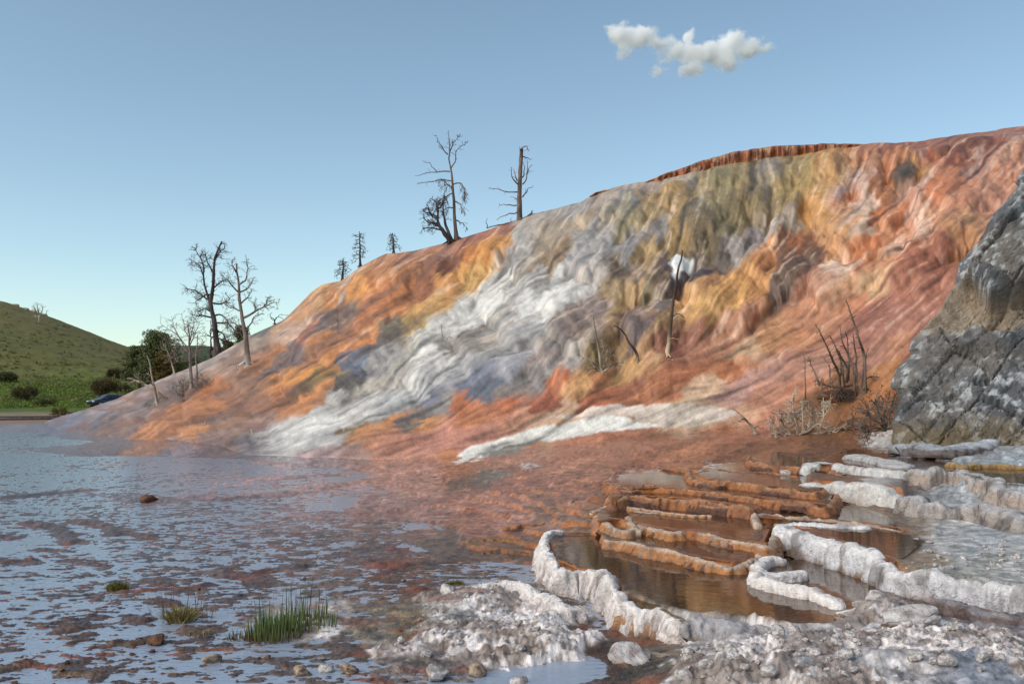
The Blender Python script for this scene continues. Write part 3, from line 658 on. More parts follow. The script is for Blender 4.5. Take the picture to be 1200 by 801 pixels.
def ground_z(x, y, lev=True, micro=True):
    z = z_rbf(x, y)
    px, py = proj(x, y, np.maximum(z, 0))
    flat = sst(0.10, 0.0, z)                        # 1 on the flooded flats
    fz = sst(0.10, 0.03, z) * sst(-.07, -.03, z); z = z * (1 - fz); z = np.where(z < 0, z * (1 - .98 * sst(620, 500, px)), z)
    z = z + 0.05 * (fbm2(x * .35, y * .35, 12, 3) - .5) * (1 - flat) * 2
    tz = (1 - flat) * sst(33, 27, y) * sst(-7, -3, x) * sst(2.2, 1.2, z)
    hs_ = .065 + .035 * fbm2(x * .5, y * .5, 81, 2)
    q = (z + .10 * (fbm2(x * .8, y * .8, 83, 3) - .5) + .03 * (fbm2(x * 3.5, y * 3.5, 86, 3) - .5)) / hs_
    fq = q - np.floor(q)
    z = z + tz * ((np.floor(q) + sst(.84, 1, fq)) * hs_ - q * hs_) * .9
    inlev = np.zeros(x.shape)
    if lev:
        m = (y < 34) & (x > -2) & (y > 3)
        xx, yy, zz = x[m], y[m], z[m]
        jx = (fbm2(xx * 2.2, yy * 2.2, 51, 3) - .5) * .30; jy = (fbm2(xx * 2.2, yy * 2.2, 55, 3) - .5) * .30
        for k, (zl, dp, poly) in levw.items():
            sd = sdist(xx + jx * (k != 'w5'), yy + jy * (k != 'w5'), poly)
            t = sst(-0.02, 0.10, sd)
            floor = zl - dp * sst(0.05, 0.45, sd)
            if k != 'w5': inlev[m] = np.maximum(inlev[m], sst(-.02, .06, sd) * (k != 'p1'))
            zz = np.where(sd > -0.02, np.maximum(zz, np.minimum(zz, floor) * (1 - t) + floor * t), zz)
        z[m] = zz
    if micro:
        A = np.clip(11 / y, 0.30, 1.15)
        n1 = fbm2(x * 2.6, y * 2.9, 20, 5, .55) - .5
        n2 = 1 - np.abs(fbm2(x * 1.5 + 9, y * 3.2, 25, 3) - .5) * 7
        n3 = fbm2(x * 8, y * 13, 28, 5, .64) - .5
        off = -0.0072 - .001 * sst(560, 530, py) * sst(300, 200, px) + 0.012 * (fbm2(x * .22, y * .22, 33, 2) - .5) * 2
        off = off + 0.016 * np.exp(-((px - 480) / 130) ** 2 - ((py - 660) / 50) ** 2) + 0.010 * np.exp(-((px - 420) / 150) ** 2 - ((py - 585) / 26) ** 2) \
            - .002 * sst(680, 720, py) * sst(500, 400, px) + 0.004 * sst(300, 420, px) - .004 * sst(560, 530, py)
        zf = A * (0.032 * n1 + 0.007 * np.clip(n2, 0, 1) + 0.075 * n3 + off)
        zo = (0.05 - .035 * tz) * (fbm2(x * 3, y * 3, 44, 4, .55) - .5) + (0.05 - .03 * tz) * n3 * np.clip(14 / y, .4, 1) + 0.02 * np.clip(n2, 0, 1) * sst(0.05, .2, z)
        z = z + flat * zf + (1 - flat) * zo * (1 - .7 * inlev)
        for pts, wd, ht in RIDGE:
            g = G(np.array([p[0] for p in pts], float), np.array([p[1] for p in pts], float), 0)[:, :2]
            mb = (x > g[:, 0].min() - 1.2) & (x < g[:, 0].max() + 1.2) & (y > g[:, 1].min() - 1.5) & (y < g[:, 1].max() + 1.5)
            if not mb.any(): continue
            X_, Y_ = x[mb], y[mb]
            wj = (fbm2(X_ * 3, Y_ * 3, 61, 3) - .5) * .5
            d = np.full(X_.shape, 1e9)
            for i in range(len(g) - 1):
                a, b = g[i], g[i + 1]; e = b - a
                t = np.clip(((X_ - a[0]) * e[0] + (Y_ + wj - a[1]) * e[1]) / (e @ e), 0, 1)
                d = np.minimum(d, (X_ - a[0] - t * e[0]) ** 2 + (Y_ + wj - a[1] - t * e[1]) ** 2)
            z[mb] += ht * np.exp(-d / wd ** 2 * 1.2) * (0.5 + fbm2(X_ * 5, Y_ * 5, 63, 3))
        for a, b, zc, h, r in BUMP:
            c = G(a, b, zc)
            q = ((x - c[0]) ** 2 + (y - c[1]) ** 2 * .6) / (r * r)
            z = z + h * np.exp(-q) * (q < 9)
        for poly, amp in ((RUB_A, .11), (RUB_B, .12), (RUB_C, .06)):
            mb = (x > poly[:, 0].min() - .3) & (x < poly[:, 0].max() + .3) & (y > poly[:, 1].min() - .3) & (y < poly[:, 1].max() + .3)
            X_, Y_ = x[mb], y[mb]
            jx = (fbm2(X_ * 2.6, Y_ * 2.6, 91, 4, .6) - .5) * .95
            sd = sdist(X_ + jx, Y_ + jx, poly)
            t = sst(-.02, .16, sd) * (.45 + .55 * sst(.40, .55, fbm2(X_ * 1.8, Y_ * 1.8, 93, 3)))
            nod = (1 - np.abs(fbm2(X_ * 5, Y_ * 5, 95, 5, .68) - .5) * 5) * .9
            bl = 1 - np.sqrt(np.minimum(1, worl2(X_ * 11, Y_ * 11)))
            z[mb] += t * amp * (0.55 * nod + .35 * bl - .10)
    return z
def worl2(x, y, s=5):
    ix = np.floor(x).astype(np.int64); iy = np.floor(y).astype(np.int64); b = np.full(x.shape, 9.)
    for i in (-1, 0, 1):
        for j in (-1, 0, 1):
            u = ix + i; v_ = iy + j
            b = np.minimum(b, (x - u - _h2(u, v_, s)) ** 2 + (y - v_ - _h2(u, v_, s + 3)) ** 2)
    return b
gpx = np.concatenate([np.arange(-760, -200, 7.0), np.arange(-200, 1461, 1.5)])
gpy = np.concatenate([np.arange(1150, 860, -8.0), np.arange(860, 497, -0.85)])
gY = HC * F / (gpy - 462) * 0.998
U = (gpx - 600) / F / CP
Yg = np.broadcast_to(gY[:, None], (len(gY), len(U))).copy()
Xg = U[None, :] * Yg
Zg = ground_z(Xg, Yg)
ppx, ppy = proj(Xg, Yg, Zg)
jn = fbm2(Xg * 4, Yg * 4, 101, 4) - .5
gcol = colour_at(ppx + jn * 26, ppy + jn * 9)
# mud under the film is darker where it stays wet, pale mineral dust on the high spots
hi = sst(0.0, 0.03, Zg - 0.01) * sst(0.08, 0.04, Zg) * sst(560, 700, ppy)
gcol = gcol * (1 - .25 * hi[..., None])
rust = sst(.56, .68, fbm2(Xg * 1.7, Yg * 2.6, 112, 5, .62)) * sst(560, 620, ppy) * sst(.25, .1, Zg)
gcol = gcol * (1 - .55 * rust[..., None]) + alb((128, 66, 38)) * .55 * rust[..., None]
gcol = gcol * (1 - .10 * sst(.06, .02, Zg) * sst(560, 600, ppy))[..., None]
spk = (fbm2(Xg * 13, Yg * 16, 113, 3, .65) - .5) * 1.5 + (fbm2(Xg * 4, Yg * 6, 116, 4, .6) - .5) * 1.0
gcol = np.clip(gcol * (1 + spk * sst(500, 560, ppy))[..., None], .005, .85)
st_ = np.gradient(Zg, axis=0) / np.maximum(np.gradient(Yg, axis=0), 1e-3)
ris = sst(.12, .35, blur(st_, 1)) * sst(540, 560, ppy) * sst(705, 690, ppy) * sst(480, 600, ppx) * sst(1075, 1040, ppx)
gcol = gcol * (1 - .7 * ris[..., None]) + alb((172, 106, 54)) * (.7 * ris[..., None]) * (.7 + .6 * fbm2(Xg * 9, Yg * 9, 118, 3))[..., None]
dry = sst(.50, .72, fbm2(Xg * 7, Yg * 7, 105, 5, .6))
jr = (fbm2(Xg * 2.6, Yg * 2.6, 91, 4, .6) - .5) * .95
rub = ((sdist(Xg + jr, Yg + jr, RUB_A) > -.02) | (sdist(Xg + jr, Yg + jr, RUB_B) > -.02) | (sdist(Xg, Yg, RUB_C) > -.03))
white = alb((228, 222, 224)); stain = alb((105, 88, 76)); mudc = alb((92, 72, 58))
rub = rub & (fbm2(Xg * 1.8, Yg * 1.8, 93, 3) + .12 * (fbm2(Xg * 12, Yg * 12, 94, 3) - .5) > .40)
tone = fbm2(Xg * 2.2, Yg * 2.2, 107, 4, .6); t2 = fbm2(Xg * 14, Yg * 14, 109, 3, .6)
wcol = white * (1 - sst(.42, .60, tone)[..., None] * .8) + stain * (sst(.42, .60, tone)[..., None] * .8)
wcol = wcol * (1 - sst(.52, .66, t2)[..., None] * .75) + mudc * (sst(.52, .66, t2)[..., None] * .75)
rm = blur(rub.astype(float), 2)[..., None]
gcol = gcol * (1 - rm * .9) + wcol * rm * .9
ground = mesh_obj('ground', np.stack([Xg, Yg, Zg], -1), grid_faces(*Xg.shape), M['ground'], col=gcol)
tag(ground, kind='structure')
print('ground', Zg.shape)
def ground_at(x, y):
    return float(ground_z(np.array([float(x)]), np.array([float(y)]))[0])

# standing water
def water(name, poly, z, mat):
    vs = [(float(p[0]), float(p[1]), z) for p in poly]
    o = mesh_obj(name, vs, [tuple(range(len(vs)))], mat, smooth=False)
    return tag(o, kind='structure')
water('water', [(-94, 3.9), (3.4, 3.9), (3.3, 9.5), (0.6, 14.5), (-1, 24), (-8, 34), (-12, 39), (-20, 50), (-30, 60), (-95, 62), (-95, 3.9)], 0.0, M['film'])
for k in ('p1', 'p2', 'p3', 'p4', 'pe', 'p5', 'p6', 'p7', 'w4', 'w5t'):
    z, dp, poly = levw[k]
    c = poly.mean(0)
    inner = poly + (c - poly) / np.linalg.norm(c - poly, axis=1, keepdims=True) * 0.07
    if k == 'w4': inner = G(np.array([928,966,1004,1047,1062,1085,1057,1000.]), np.array([613,631,643,659,650,632,623,613.]), z)[:, :2]
    if k == 'pe': inner = G(np.array([884,930,1000,1055,1040,1000,890.]), np.array([605,609,613,620,604,590,590.]), z)[:, :2]
    water('pool_water', inner, z - (.006 if k != 'p1' else .03), M['pool'])

# ------------------------------------------------------------------ far valley and hillside
HSX = [-700,-300,0,13,56,97,124,157,200,260,420]
HSY = [300,318,352,356,370,386,397,409,424,436,445]
vc = np.arange(-700, 420, 2.5)
vs_ = np.linspace(0, 1, 220)
KEY = [(0, 68, 503), (.08, 78, 496), (.16, 92, 489), (.22, 105, 483), (.30, 125, 476), (.42, 150, 462), (.55, 180, 447)]
VPX = np.broadcast_to(vc[None, :], (220, len(vc))).copy(); VS = np.broadcast_to(vs_[:, None], VPX.shape)
top = np.interp(VPX, HSX, HSY)
kx = [k[0] for k in KEY]
Dv = np.where(VS < .55, np.interp(VS, kx, [k[1] for k in KEY]), 180 + (VS - .55) / .45 * 130)
Pv = np.where(VS < .55, np.interp(VS, kx, [k[2] for k in KEY]), 0)
t = np.clip((VS - .55) / .45, 0, 1)
z180 = zof(VPX, 447.0, 180.0); ztop = zof(VPX, top, 310.0)
Zv = np.where(VS < .55, zof(VPX, Pv, Dv), z180 + (ztop - z180) * (0.75 * t + .25 * t * (2 - t)))
Xv = (VPX - 600) / F / CP * Dv
Zv = Zv + (fbm2(Xv / 14, Dv / 14, 120, 4) - .5) * np.clip((Dv - 90) / 60, 0, 1) * 1.2 * (1 - t * .6)
Zv = Zv + (fbm2(Xv / 1.5, Dv / 1.5, 124, 3) - .5) * .35 * sst(105, 130, Dv)
Zv[0] -= .8
bD = np.stack([Dv[-1] + b for b in (15, 50, 120)]); bZ = np.stack([Zv[-1] - .2, Zv[-1] - 6, Zv[-1] - 25])
bX = (np.repeat(VPX[-1:], 3, 0) - 600) / F / CP * bD
n_a = fbm2(Xv / 9, Dv / 9, 130, 4); n_b = fbm2(Xv / 2.2, Dv / 2.2, 134, 3)
sand = alb((132, 118, 106)); lush = alb((92, 112, 45)); olive = alb((98, 98, 58)); dry_ = alb((112, 104, 70)); sage = alb((78, 84, 60))
f1 = sst(100, 108, Dv + (n_a - .5) * 14)[..., None]; f2 = sst(150, 200, Dv + (n_a - .5) * 40)[..., None]; f3 = sst(.3, .7, t + (n_a - .5) * .5)[..., None]
vcol = sand * (1 - f1) + lush * f1
pk = sst(.45, .6, n_a)[..., None] * f1 * (1 - f2)
vcol = vcol * (1 - pk * .6) + sage * pk * .6
vcol = vcol * (1 - f2) + olive * f2
vcol = vcol * (1 - f3 * .6) + dry_ * f3 * .6
sp = sst(.6, .7, n_b)[..., None] * f1 * .55
vcol = vcol * (1 - sp) + sage * sp
bcol = np.repeat(vcol[-1:], 3, 0)
hill = mesh_obj('hillside', np.stack([np.concatenate([Xv, bX]), np.concatenate([Dv, bD]), np.concatenate([Zv, bZ])], -1),
                grid_faces(223, len(vc)), M['grass'], col=np.concatenate([vcol, bcol]))
tag(hill, kind='structure')
def valley_at(px, py):
    """point of the valley surface seen at px, py"""
    c = int(np.clip((px + 700) / 2.5, 0, len(vc) - 1))
    q = proj(Xv[:, c], Dv[:, c], Zv[:, c])[1]
    i = int(np.argmin(np.abs(q - py)))
    return np.array([Xv[i, c], Dv[i, c], Zv[i, c]])
# far wooded ridge and the plain that carries everything to the horizon
rx = np.linspace(-700, 900, 160); ry = np.linspace(0, 1, 24)
RX_, RY_ = np.meshgrid(rx, ry)
RZ = -1 + 42 * np.sin(RY_ * math.pi * .5) * (0.75 + .5 * fbm2(RX_ / 150, RY_, 140, 3)) + 3 * fbm2(RX_ / 20, RY_ * 20, 141, 3)
ridge = mesh_obj('distant_ridge', np.stack([RX_, 520 + RY_ * 260, RZ - 2], -1), grid_faces(24, 160), M['grass'], col=np.broadcast_to(alb((70, 78, 58)), (24, 160, 3)))
tag(ridge, kind='structure')
n = 40
pr = np.concatenate([[0.01], np.geomspace(3, 5000, 24)]); pa = np.linspace(0, 2 * math.pi, n, endpoint=False)
PR, PA = np.meshgrid(pr, pa, indexing='ij')
plain = mesh_obj('terrain', np.stack([PR * np.cos(PA), PR * np.sin(PA), np.full(PR.shape, -.75)], -1), grid_faces(25, n, True), M['grass'],
                 col=np.broadcast_to(alb((105, 100, 75)), (25, n, 3)))
tag(plain, kind='structure')
# ------------------------------------------------------------------ terrace walls and rims
def resample(pts, step):
    pts = np.asarray(pts, float)
    # Catmull-Rom then even spacing
    n = len(pts); out = []
    for i in range(n - 1):
        p0 = pts[max(i - 1, 0)]; p1 = pts[i]; p2 = pts[i + 1]; p3 = pts[min(i + 2, n - 1)]
        for t in np.linspace(0, 1, 24, endpoint=False):
            out.append(.5 * ((2 * p1) + (-p0 + p2) * t + (2 * p0 - 5 * p1 + 4 * p2 - p3) * t * t + (-p0 + 3 * p1 - 3 * p2 + p3) * t ** 3))
    out.append(pts[-1]); out = np.array(out)
    d = np.concatenate([[0], np.cumsum(np.linalg.norm(np.diff(out, axis=0), axis=1))])
    m = max(6, int(d[-1] / step)); q = np.linspace(0, d[-1], m)
    return np.stack([np.interp(q, d, out[:, k]) for k in range(out.shape[1])], -1), q
def wall(name, label, cat, px, mat, cols, step=.022, thick=.16, lobe=.05, lw=.22, flute=.012, nod=.010, seed=0, lip=.03, over=.35,
         group=None, top_noise=.02, base=None, flare=.10):
    """px: list of (px, py, z of the crest, height). Front faces the right-hand side of the run."""
    w3 = []
    for a, b, z, h in px:
        if cat == 'terrace rim': h *= 1.25; z -= .010
        g = G(a, b, z); w3.append((g[0], g[1], z, h))
    c, q = resample(w3, step)
    t = np.gradient(c[:, :2], axis=0); t /= np.linalg.norm(t, axis=1, keepdims=True) + 1e-9
    jit = (fbm2(q * 3.0, q * 0 + seed * 2.7, 90 + seed, 4, .6) - .5) * min(.16, thick * 1.1)
    c[:, 0] += t[:, 1] * jit; c[:, 1] -= t[:, 0] * jit
    c[:, 3] *= .6 + .8 * fbm2(q * 1.7, q * 0 + seed, 99 + seed, 3)
    c[:, 2] += (fbm2(q * 2.6, q * 0 + seed, 95 + seed, 5, .65) - .55) * c[:, 3] * .7
    for _ in range(8): t[1:-1] = (t[:-2] + t[1:-1] * 2 + t[2:]) / 4
    t /= np.linalg.norm(t, axis=1, keepdims=True)
    nrm = np.stack([t[:, 1], -t[:, 0]], -1)
    n = len(c); L = q[-1]
    # section: (outward offset in thickness, height as fraction of h, 0 = crest)
    sec = [(-1.0, -1.0), (-.95, -.5), (-.85, -.12), (-.6, -.02), (-.3, 0.0), (0, 0.0), (.25, -.03), (.45, -.09), (.55, -.2), (.58, -.33),
           (.6, -.46), (.62, -.6), (.64, -.74), (.68, -.88), (.74, -1.0), (.8, -1.15)]
    S_ = np.array(sec); m = len(sec)
    O = S_[:, 0][None, :] * thick; H = S_[:, 1][None, :] * c[:, 3][:, None]
    tap = np.clip(np.minimum(q, L - q) / (thick * .9), 0, 1) ** .5
    O = O * ((0.25 + .75 * tap) * (.55 + .9 * fbm2(q * 2.5, q * 0 + 3, 97 + seed, 3)))[:, None]
    H = np.where(H > -1e9, H - (1 - tap[:, None]) * c[:, 3][:, None] * .35 * (S_[:, 1][None, :] > -.9), H)
    front = sst(-.2, .5, S_[:, 0])[None, :]
    # scalloped bosses along the front
    ph = q / lw + (fbm2(q * 1.3, q * 0 + seed, 5, 2) - .5) * 3.0
    scal = np.abs(np.sin(ph * math.pi)) ** .55
    O = O + front * (lobe * (scal[:, None] - .5) * (0.4 + .6 * np.clip(-S_[:, 1][None, :] * 3, 0, 1)))
    O = O + front * flare * np.clip(-S_[:, 1] - .1, 0, 1)[None, :] ** 1.5 * c[:, 3][:, None]
    X = c[:, 0][:, None] + nrm[:, 0][:, None] * O; Y = c[:, 1][:, None] + nrm[:, 1][:, None] * O
    Z = c[:, 2][:, None] + H
    p = np.stack([X, Y, Z], -1)
    qq = np.broadcast_to(q[:, None], Z.shape)
    fl = fbm2(qq / .035 + seed, Z * 2.5 + seed, 8 + seed, 3) - .5
    nd = fbm3(p * 22, 10 + seed, 3, .6) - .5
    nd2 = fbm3(p * 6, 20 + seed, 3, .6) - .5
    disp = front * (flute * 3 * fl) + nod * 3.5 * nd + nod * 8 * nd2
    nn = np.stack([nrm[:, 0][:, None] * np.ones(m), nrm[:, 1][:, None] * np.ones(m), np.zeros((n, m))], -1) * np.where(S_[:, 0] < -.4, -1, 1)[None, :, None]
    p = p + nn * disp[..., None]
    crest = np.exp(-((S_[:, 0] - 0) / .6) ** 2)[None, :]
    p[..., 2] += crest * (top_noise * 2 * (fbm2(qq * 7, qq * 0 + seed, 30 + seed, 4, .6) - .5) + nod * 2.2 * nd)
    # end caps
    f = [tuple(x) for x in grid_faces(n, m)]
    f.append(tuple(range(m))[::-1]); f.append(tuple((n - 1) * m + i for i in range(m)))
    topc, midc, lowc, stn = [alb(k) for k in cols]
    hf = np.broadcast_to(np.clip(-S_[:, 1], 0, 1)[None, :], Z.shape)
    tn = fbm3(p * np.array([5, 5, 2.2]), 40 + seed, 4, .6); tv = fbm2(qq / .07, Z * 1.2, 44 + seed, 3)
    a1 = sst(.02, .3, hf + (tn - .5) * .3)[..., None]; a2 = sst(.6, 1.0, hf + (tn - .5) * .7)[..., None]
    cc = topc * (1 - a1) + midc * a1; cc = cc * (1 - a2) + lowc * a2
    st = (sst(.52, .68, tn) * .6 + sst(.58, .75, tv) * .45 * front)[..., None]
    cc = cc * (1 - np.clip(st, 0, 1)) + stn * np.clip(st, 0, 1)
    fine = fbm3(p * 30, 48 + seed, 2)[..., None]
    cc = cc * (0.8 + .4 * fine)
    o = mesh_obj(name, p, f, M[mat], col=cc)
    return tag(o, label, cat, group)
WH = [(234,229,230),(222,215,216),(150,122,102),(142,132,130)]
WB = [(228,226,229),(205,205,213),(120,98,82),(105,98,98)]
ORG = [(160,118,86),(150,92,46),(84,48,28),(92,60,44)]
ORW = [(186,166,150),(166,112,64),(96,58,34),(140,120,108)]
BRN = [(120,92,70),(140,92,50),(85,55,35),(80,62,50)]
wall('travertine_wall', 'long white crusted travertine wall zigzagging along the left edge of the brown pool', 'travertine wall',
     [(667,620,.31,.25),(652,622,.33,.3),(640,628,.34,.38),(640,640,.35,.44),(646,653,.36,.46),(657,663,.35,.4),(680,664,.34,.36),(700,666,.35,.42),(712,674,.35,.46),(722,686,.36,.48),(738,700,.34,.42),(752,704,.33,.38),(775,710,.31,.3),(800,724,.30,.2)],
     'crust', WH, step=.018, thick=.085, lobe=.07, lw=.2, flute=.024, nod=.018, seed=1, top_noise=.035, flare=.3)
wall('travertine_wall', 'short bluish grey travertine stub joining the orange rim beside the white curl', 'travertine wall',
     [(856,641,.36,.14),(868,647,.36,.16),(880,655,.35,.16),(892,662,.34,.14)], 'crust', [(150,150,156),(135,132,135),(95,80,68),(90,82,80)], thick=.08, lobe=.03, seed=2)
wall('travertine_wall', 'small white lumpy travertine curl standing in the brown pool behind the longer one', 'travertine wall',
     [(945,668,.37,.12),(925,668,.39,.14),(905,668,.39,.14),(890,666,.39,.14),(886,658,.39,.13),(898,652,.38,.12),(922,652,.37,.10)][::-1], 'crust', WH, thick=.09, lobe=.03, lw=.12, seed=3, nod=.012)
wall('travertine_wall', 'curved white fluted travertine wall standing free in the brown pool', 'travertine wall',
     [(888,663,.37,.22),(884,668,.40,.24),(890,674,.40,.24),(905,678,.40,.24),(918,681,.40,.25),(936,685,.40,.25),(955,687,.40,.25),(970,694,.39,.24),(988,702,.37,.22)], 'crust', WH, thick=.10, lobe=.035, lw=.14, flute=.014, seed=4, top_noise=.02)
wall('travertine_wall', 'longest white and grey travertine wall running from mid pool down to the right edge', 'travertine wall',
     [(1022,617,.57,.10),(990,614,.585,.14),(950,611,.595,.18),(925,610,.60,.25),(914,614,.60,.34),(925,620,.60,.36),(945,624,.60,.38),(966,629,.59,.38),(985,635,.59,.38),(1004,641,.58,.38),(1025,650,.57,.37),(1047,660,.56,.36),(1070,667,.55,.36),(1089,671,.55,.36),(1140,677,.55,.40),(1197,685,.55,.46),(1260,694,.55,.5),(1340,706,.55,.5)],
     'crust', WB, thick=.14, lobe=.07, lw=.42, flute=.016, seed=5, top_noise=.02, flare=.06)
wall('travertine_wall', 'low white step of the big smooth travertine block right of the orange rims', 'travertine wall',
     [(942,562,.86,.34),(950,563,.87,.36),(975,565,.87,.36),(1000,567,.87,.36),(1030,570,.87,.34),(1062,573,.86,.34)], 'crust',
     [(214,212,212),(205,203,203),(170,160,152),(185,180,178)], thick=.26, lobe=.09, lw=.8, flute=.01, nod=.008, seed=6, top_noise=.012, flare=.12)
wall('travertine_wall', 'white upper ledge of the big smooth travertine block with a grey speckled left end', 'travertine wall',
     [(946,545,.99,.16),(962,542,1.0,.18),(990,546,1.0,.18),(1030,549,1.0,.18),(1064,551,1.0,.2)], 'crust',
     [(206,205,206),(196,196,198),(180,176,176),(140,136,136)], thick=.2, lobe=.06, lw=.6, seed=7, top_noise=.03)
wall('travertine_wall', 'grey and white stained travertine wall forming the upper tier right of the white block', 'travertine wall',
     [(1060,550,1.0,.36),(1085,551,1.02,.38),(1117,551,1.02,.38),(1140,555,1.0,.38),(1160,561,1.0,.38),(1180,572,.98,.38),(1240,580,.96,.4),(1330,590,.96,.4)], 'crust',
     [(175,174,178),(178,164,156),(140,132,130),(96,90,92)], thick=.18, lobe=.12, lw=.75, flute=.014, nod=.014, seed=8)
wall('travertine_wall', 'grey knobbly travertine wall forming the lower tier under the stained one', 'travertine wall',
     [(1060,580,.80,.30),(1075,584,.80,.34),(1100,587,.80,.36),(1130,588,.80,.36),(1155,590,.79,.34),(1175,598,.76,.30),(1200,606,.72,.22),(1240,610,.7,.2)], 'crust',
     [(180,178,182),(160,152,150),(130,125,125),(88,80,80)], thick=.2, lobe=.11, lw=.6, flute=.016, nod=.016, seed=9, flare=.25)
wall('travertine_wall', 'pale grey flat travertine slab behind the white block', 'travertine wall',
     [(992,531,1.10,.13),(1010,533,1.10,.14),(1035,538,1.09,.14),(1060,544,1.07,.12)], 'crust', [(188,187,190),(170,168,170),(120,112,108),(120,115,115)], thick=.3, lobe=.04, seed=10, top_noise=.03)
wall('travertine_wall', 'ochre fluted ledge below the dark bank at the right', 'travertine wall',
     [(1108,541,1.08,.13),(1130,543,1.08,.15),(1165,543,1.08,.15),(1195,545,1.07,.14),(1240,547,1.05,.14)], 'rim', [(150,135,105),(140,105,55),(85,60,35),(90,70,50)], thick=.1, lobe=.03, lw=.2, seed=11)
wall('travertine_bank', 'grey stony bank with a dark underside at the foot of the grey cliff', 'bank',
     [(1055,522,1.22,.18),(1075,520,1.25,.24),(1095,524,1.24,.24),(1120,524,1.24,.24),(1150,518,1.3,.3),(1180,512,1.36,.36),(1230,505,1.42,.42),(1320,500,1.5,.5)], 'crust',
     [(168,174,184),(110,104,106),(72,56,50),(100,98,100)], thick=.45, lobe=.16, lw=.8, nod=.035, flute=.02, seed=12, top_noise=.06, step=.03)
wall('travertine_bank', 'low sandy grey bank of crust below the longest wall at the right', 'bank',
     [(1093,703,.36,.1),(1110,703,.40,.14),(1150,712,.40,.16),(1200,722,.38,.16),(1280,735,.36,.16)], 'crust', [(150,146,150),(118,104,104),(95,78,74),(92,80,78)], thick=.14, lobe=.05, nod=.02, seed=13, top_noise=.03)
wall('travertine_wall', 'white crumbling ridge on the left rubble mound above the small brown pool', 'travertine wall',
     [(560,688,.14,.1),(590,682,.18,.14),(612,684,.21,.18),(630,690,.22,.22),(645,700,.22,.22),(662,710,.18,.18),(688,716,.12,.14)], 'crust', WH, thick=.10, lobe=.05, lw=.14, nod=.026, flute=.02, seed=14, top_noise=.05, flare=.5)
wall('travertine_wall', 'grey white crust ridge damming the near side of the brown pool', 'travertine wall',
     [(800,726,.36,.14),(815,722,.38,.18),(840,723,.38,.2),(870,727,.38,.2),(905,732,.36,.18),(940,737,.34,.14),(975,744,.32,.1)], 'crust', [(185,183,188),(165,162,168),(120,105,95),(95,90,92)], thick=.14, lobe=.05, lw=.2, nod=.024, seed=15, top_noise=.04, flare=.4)
wall('terrace_rim', 'low orange ledge left of the near crust ridge above a small puddle', 'terrace rim',
     [(728,716,.15,.12),(745,722,.16,.13),(765,727,.16,.13),(785,733,.15,.13),(798,740,.14,.12)], 'rim', [(165,140,118),(160,115,75),(110,78,52),(120,104,92)], thick=.14, lobe=.05, lw=.18, seed=16, flare=.3)
wall('terrace_rim', 'small brown grey ledge nearest the camera left of the rubble', 'terrace rim',
     [(715,756,.06,.1),(745,758,.09,.12),(770,762,.09,.12),(798,770,.08,.12)], 'rim', [(150,135,120),(150,110,78),(95,70,50),(110,100,95)], thick=.1, lobe=.04, lw=.16, seed=17, flare=.3)
RG = None
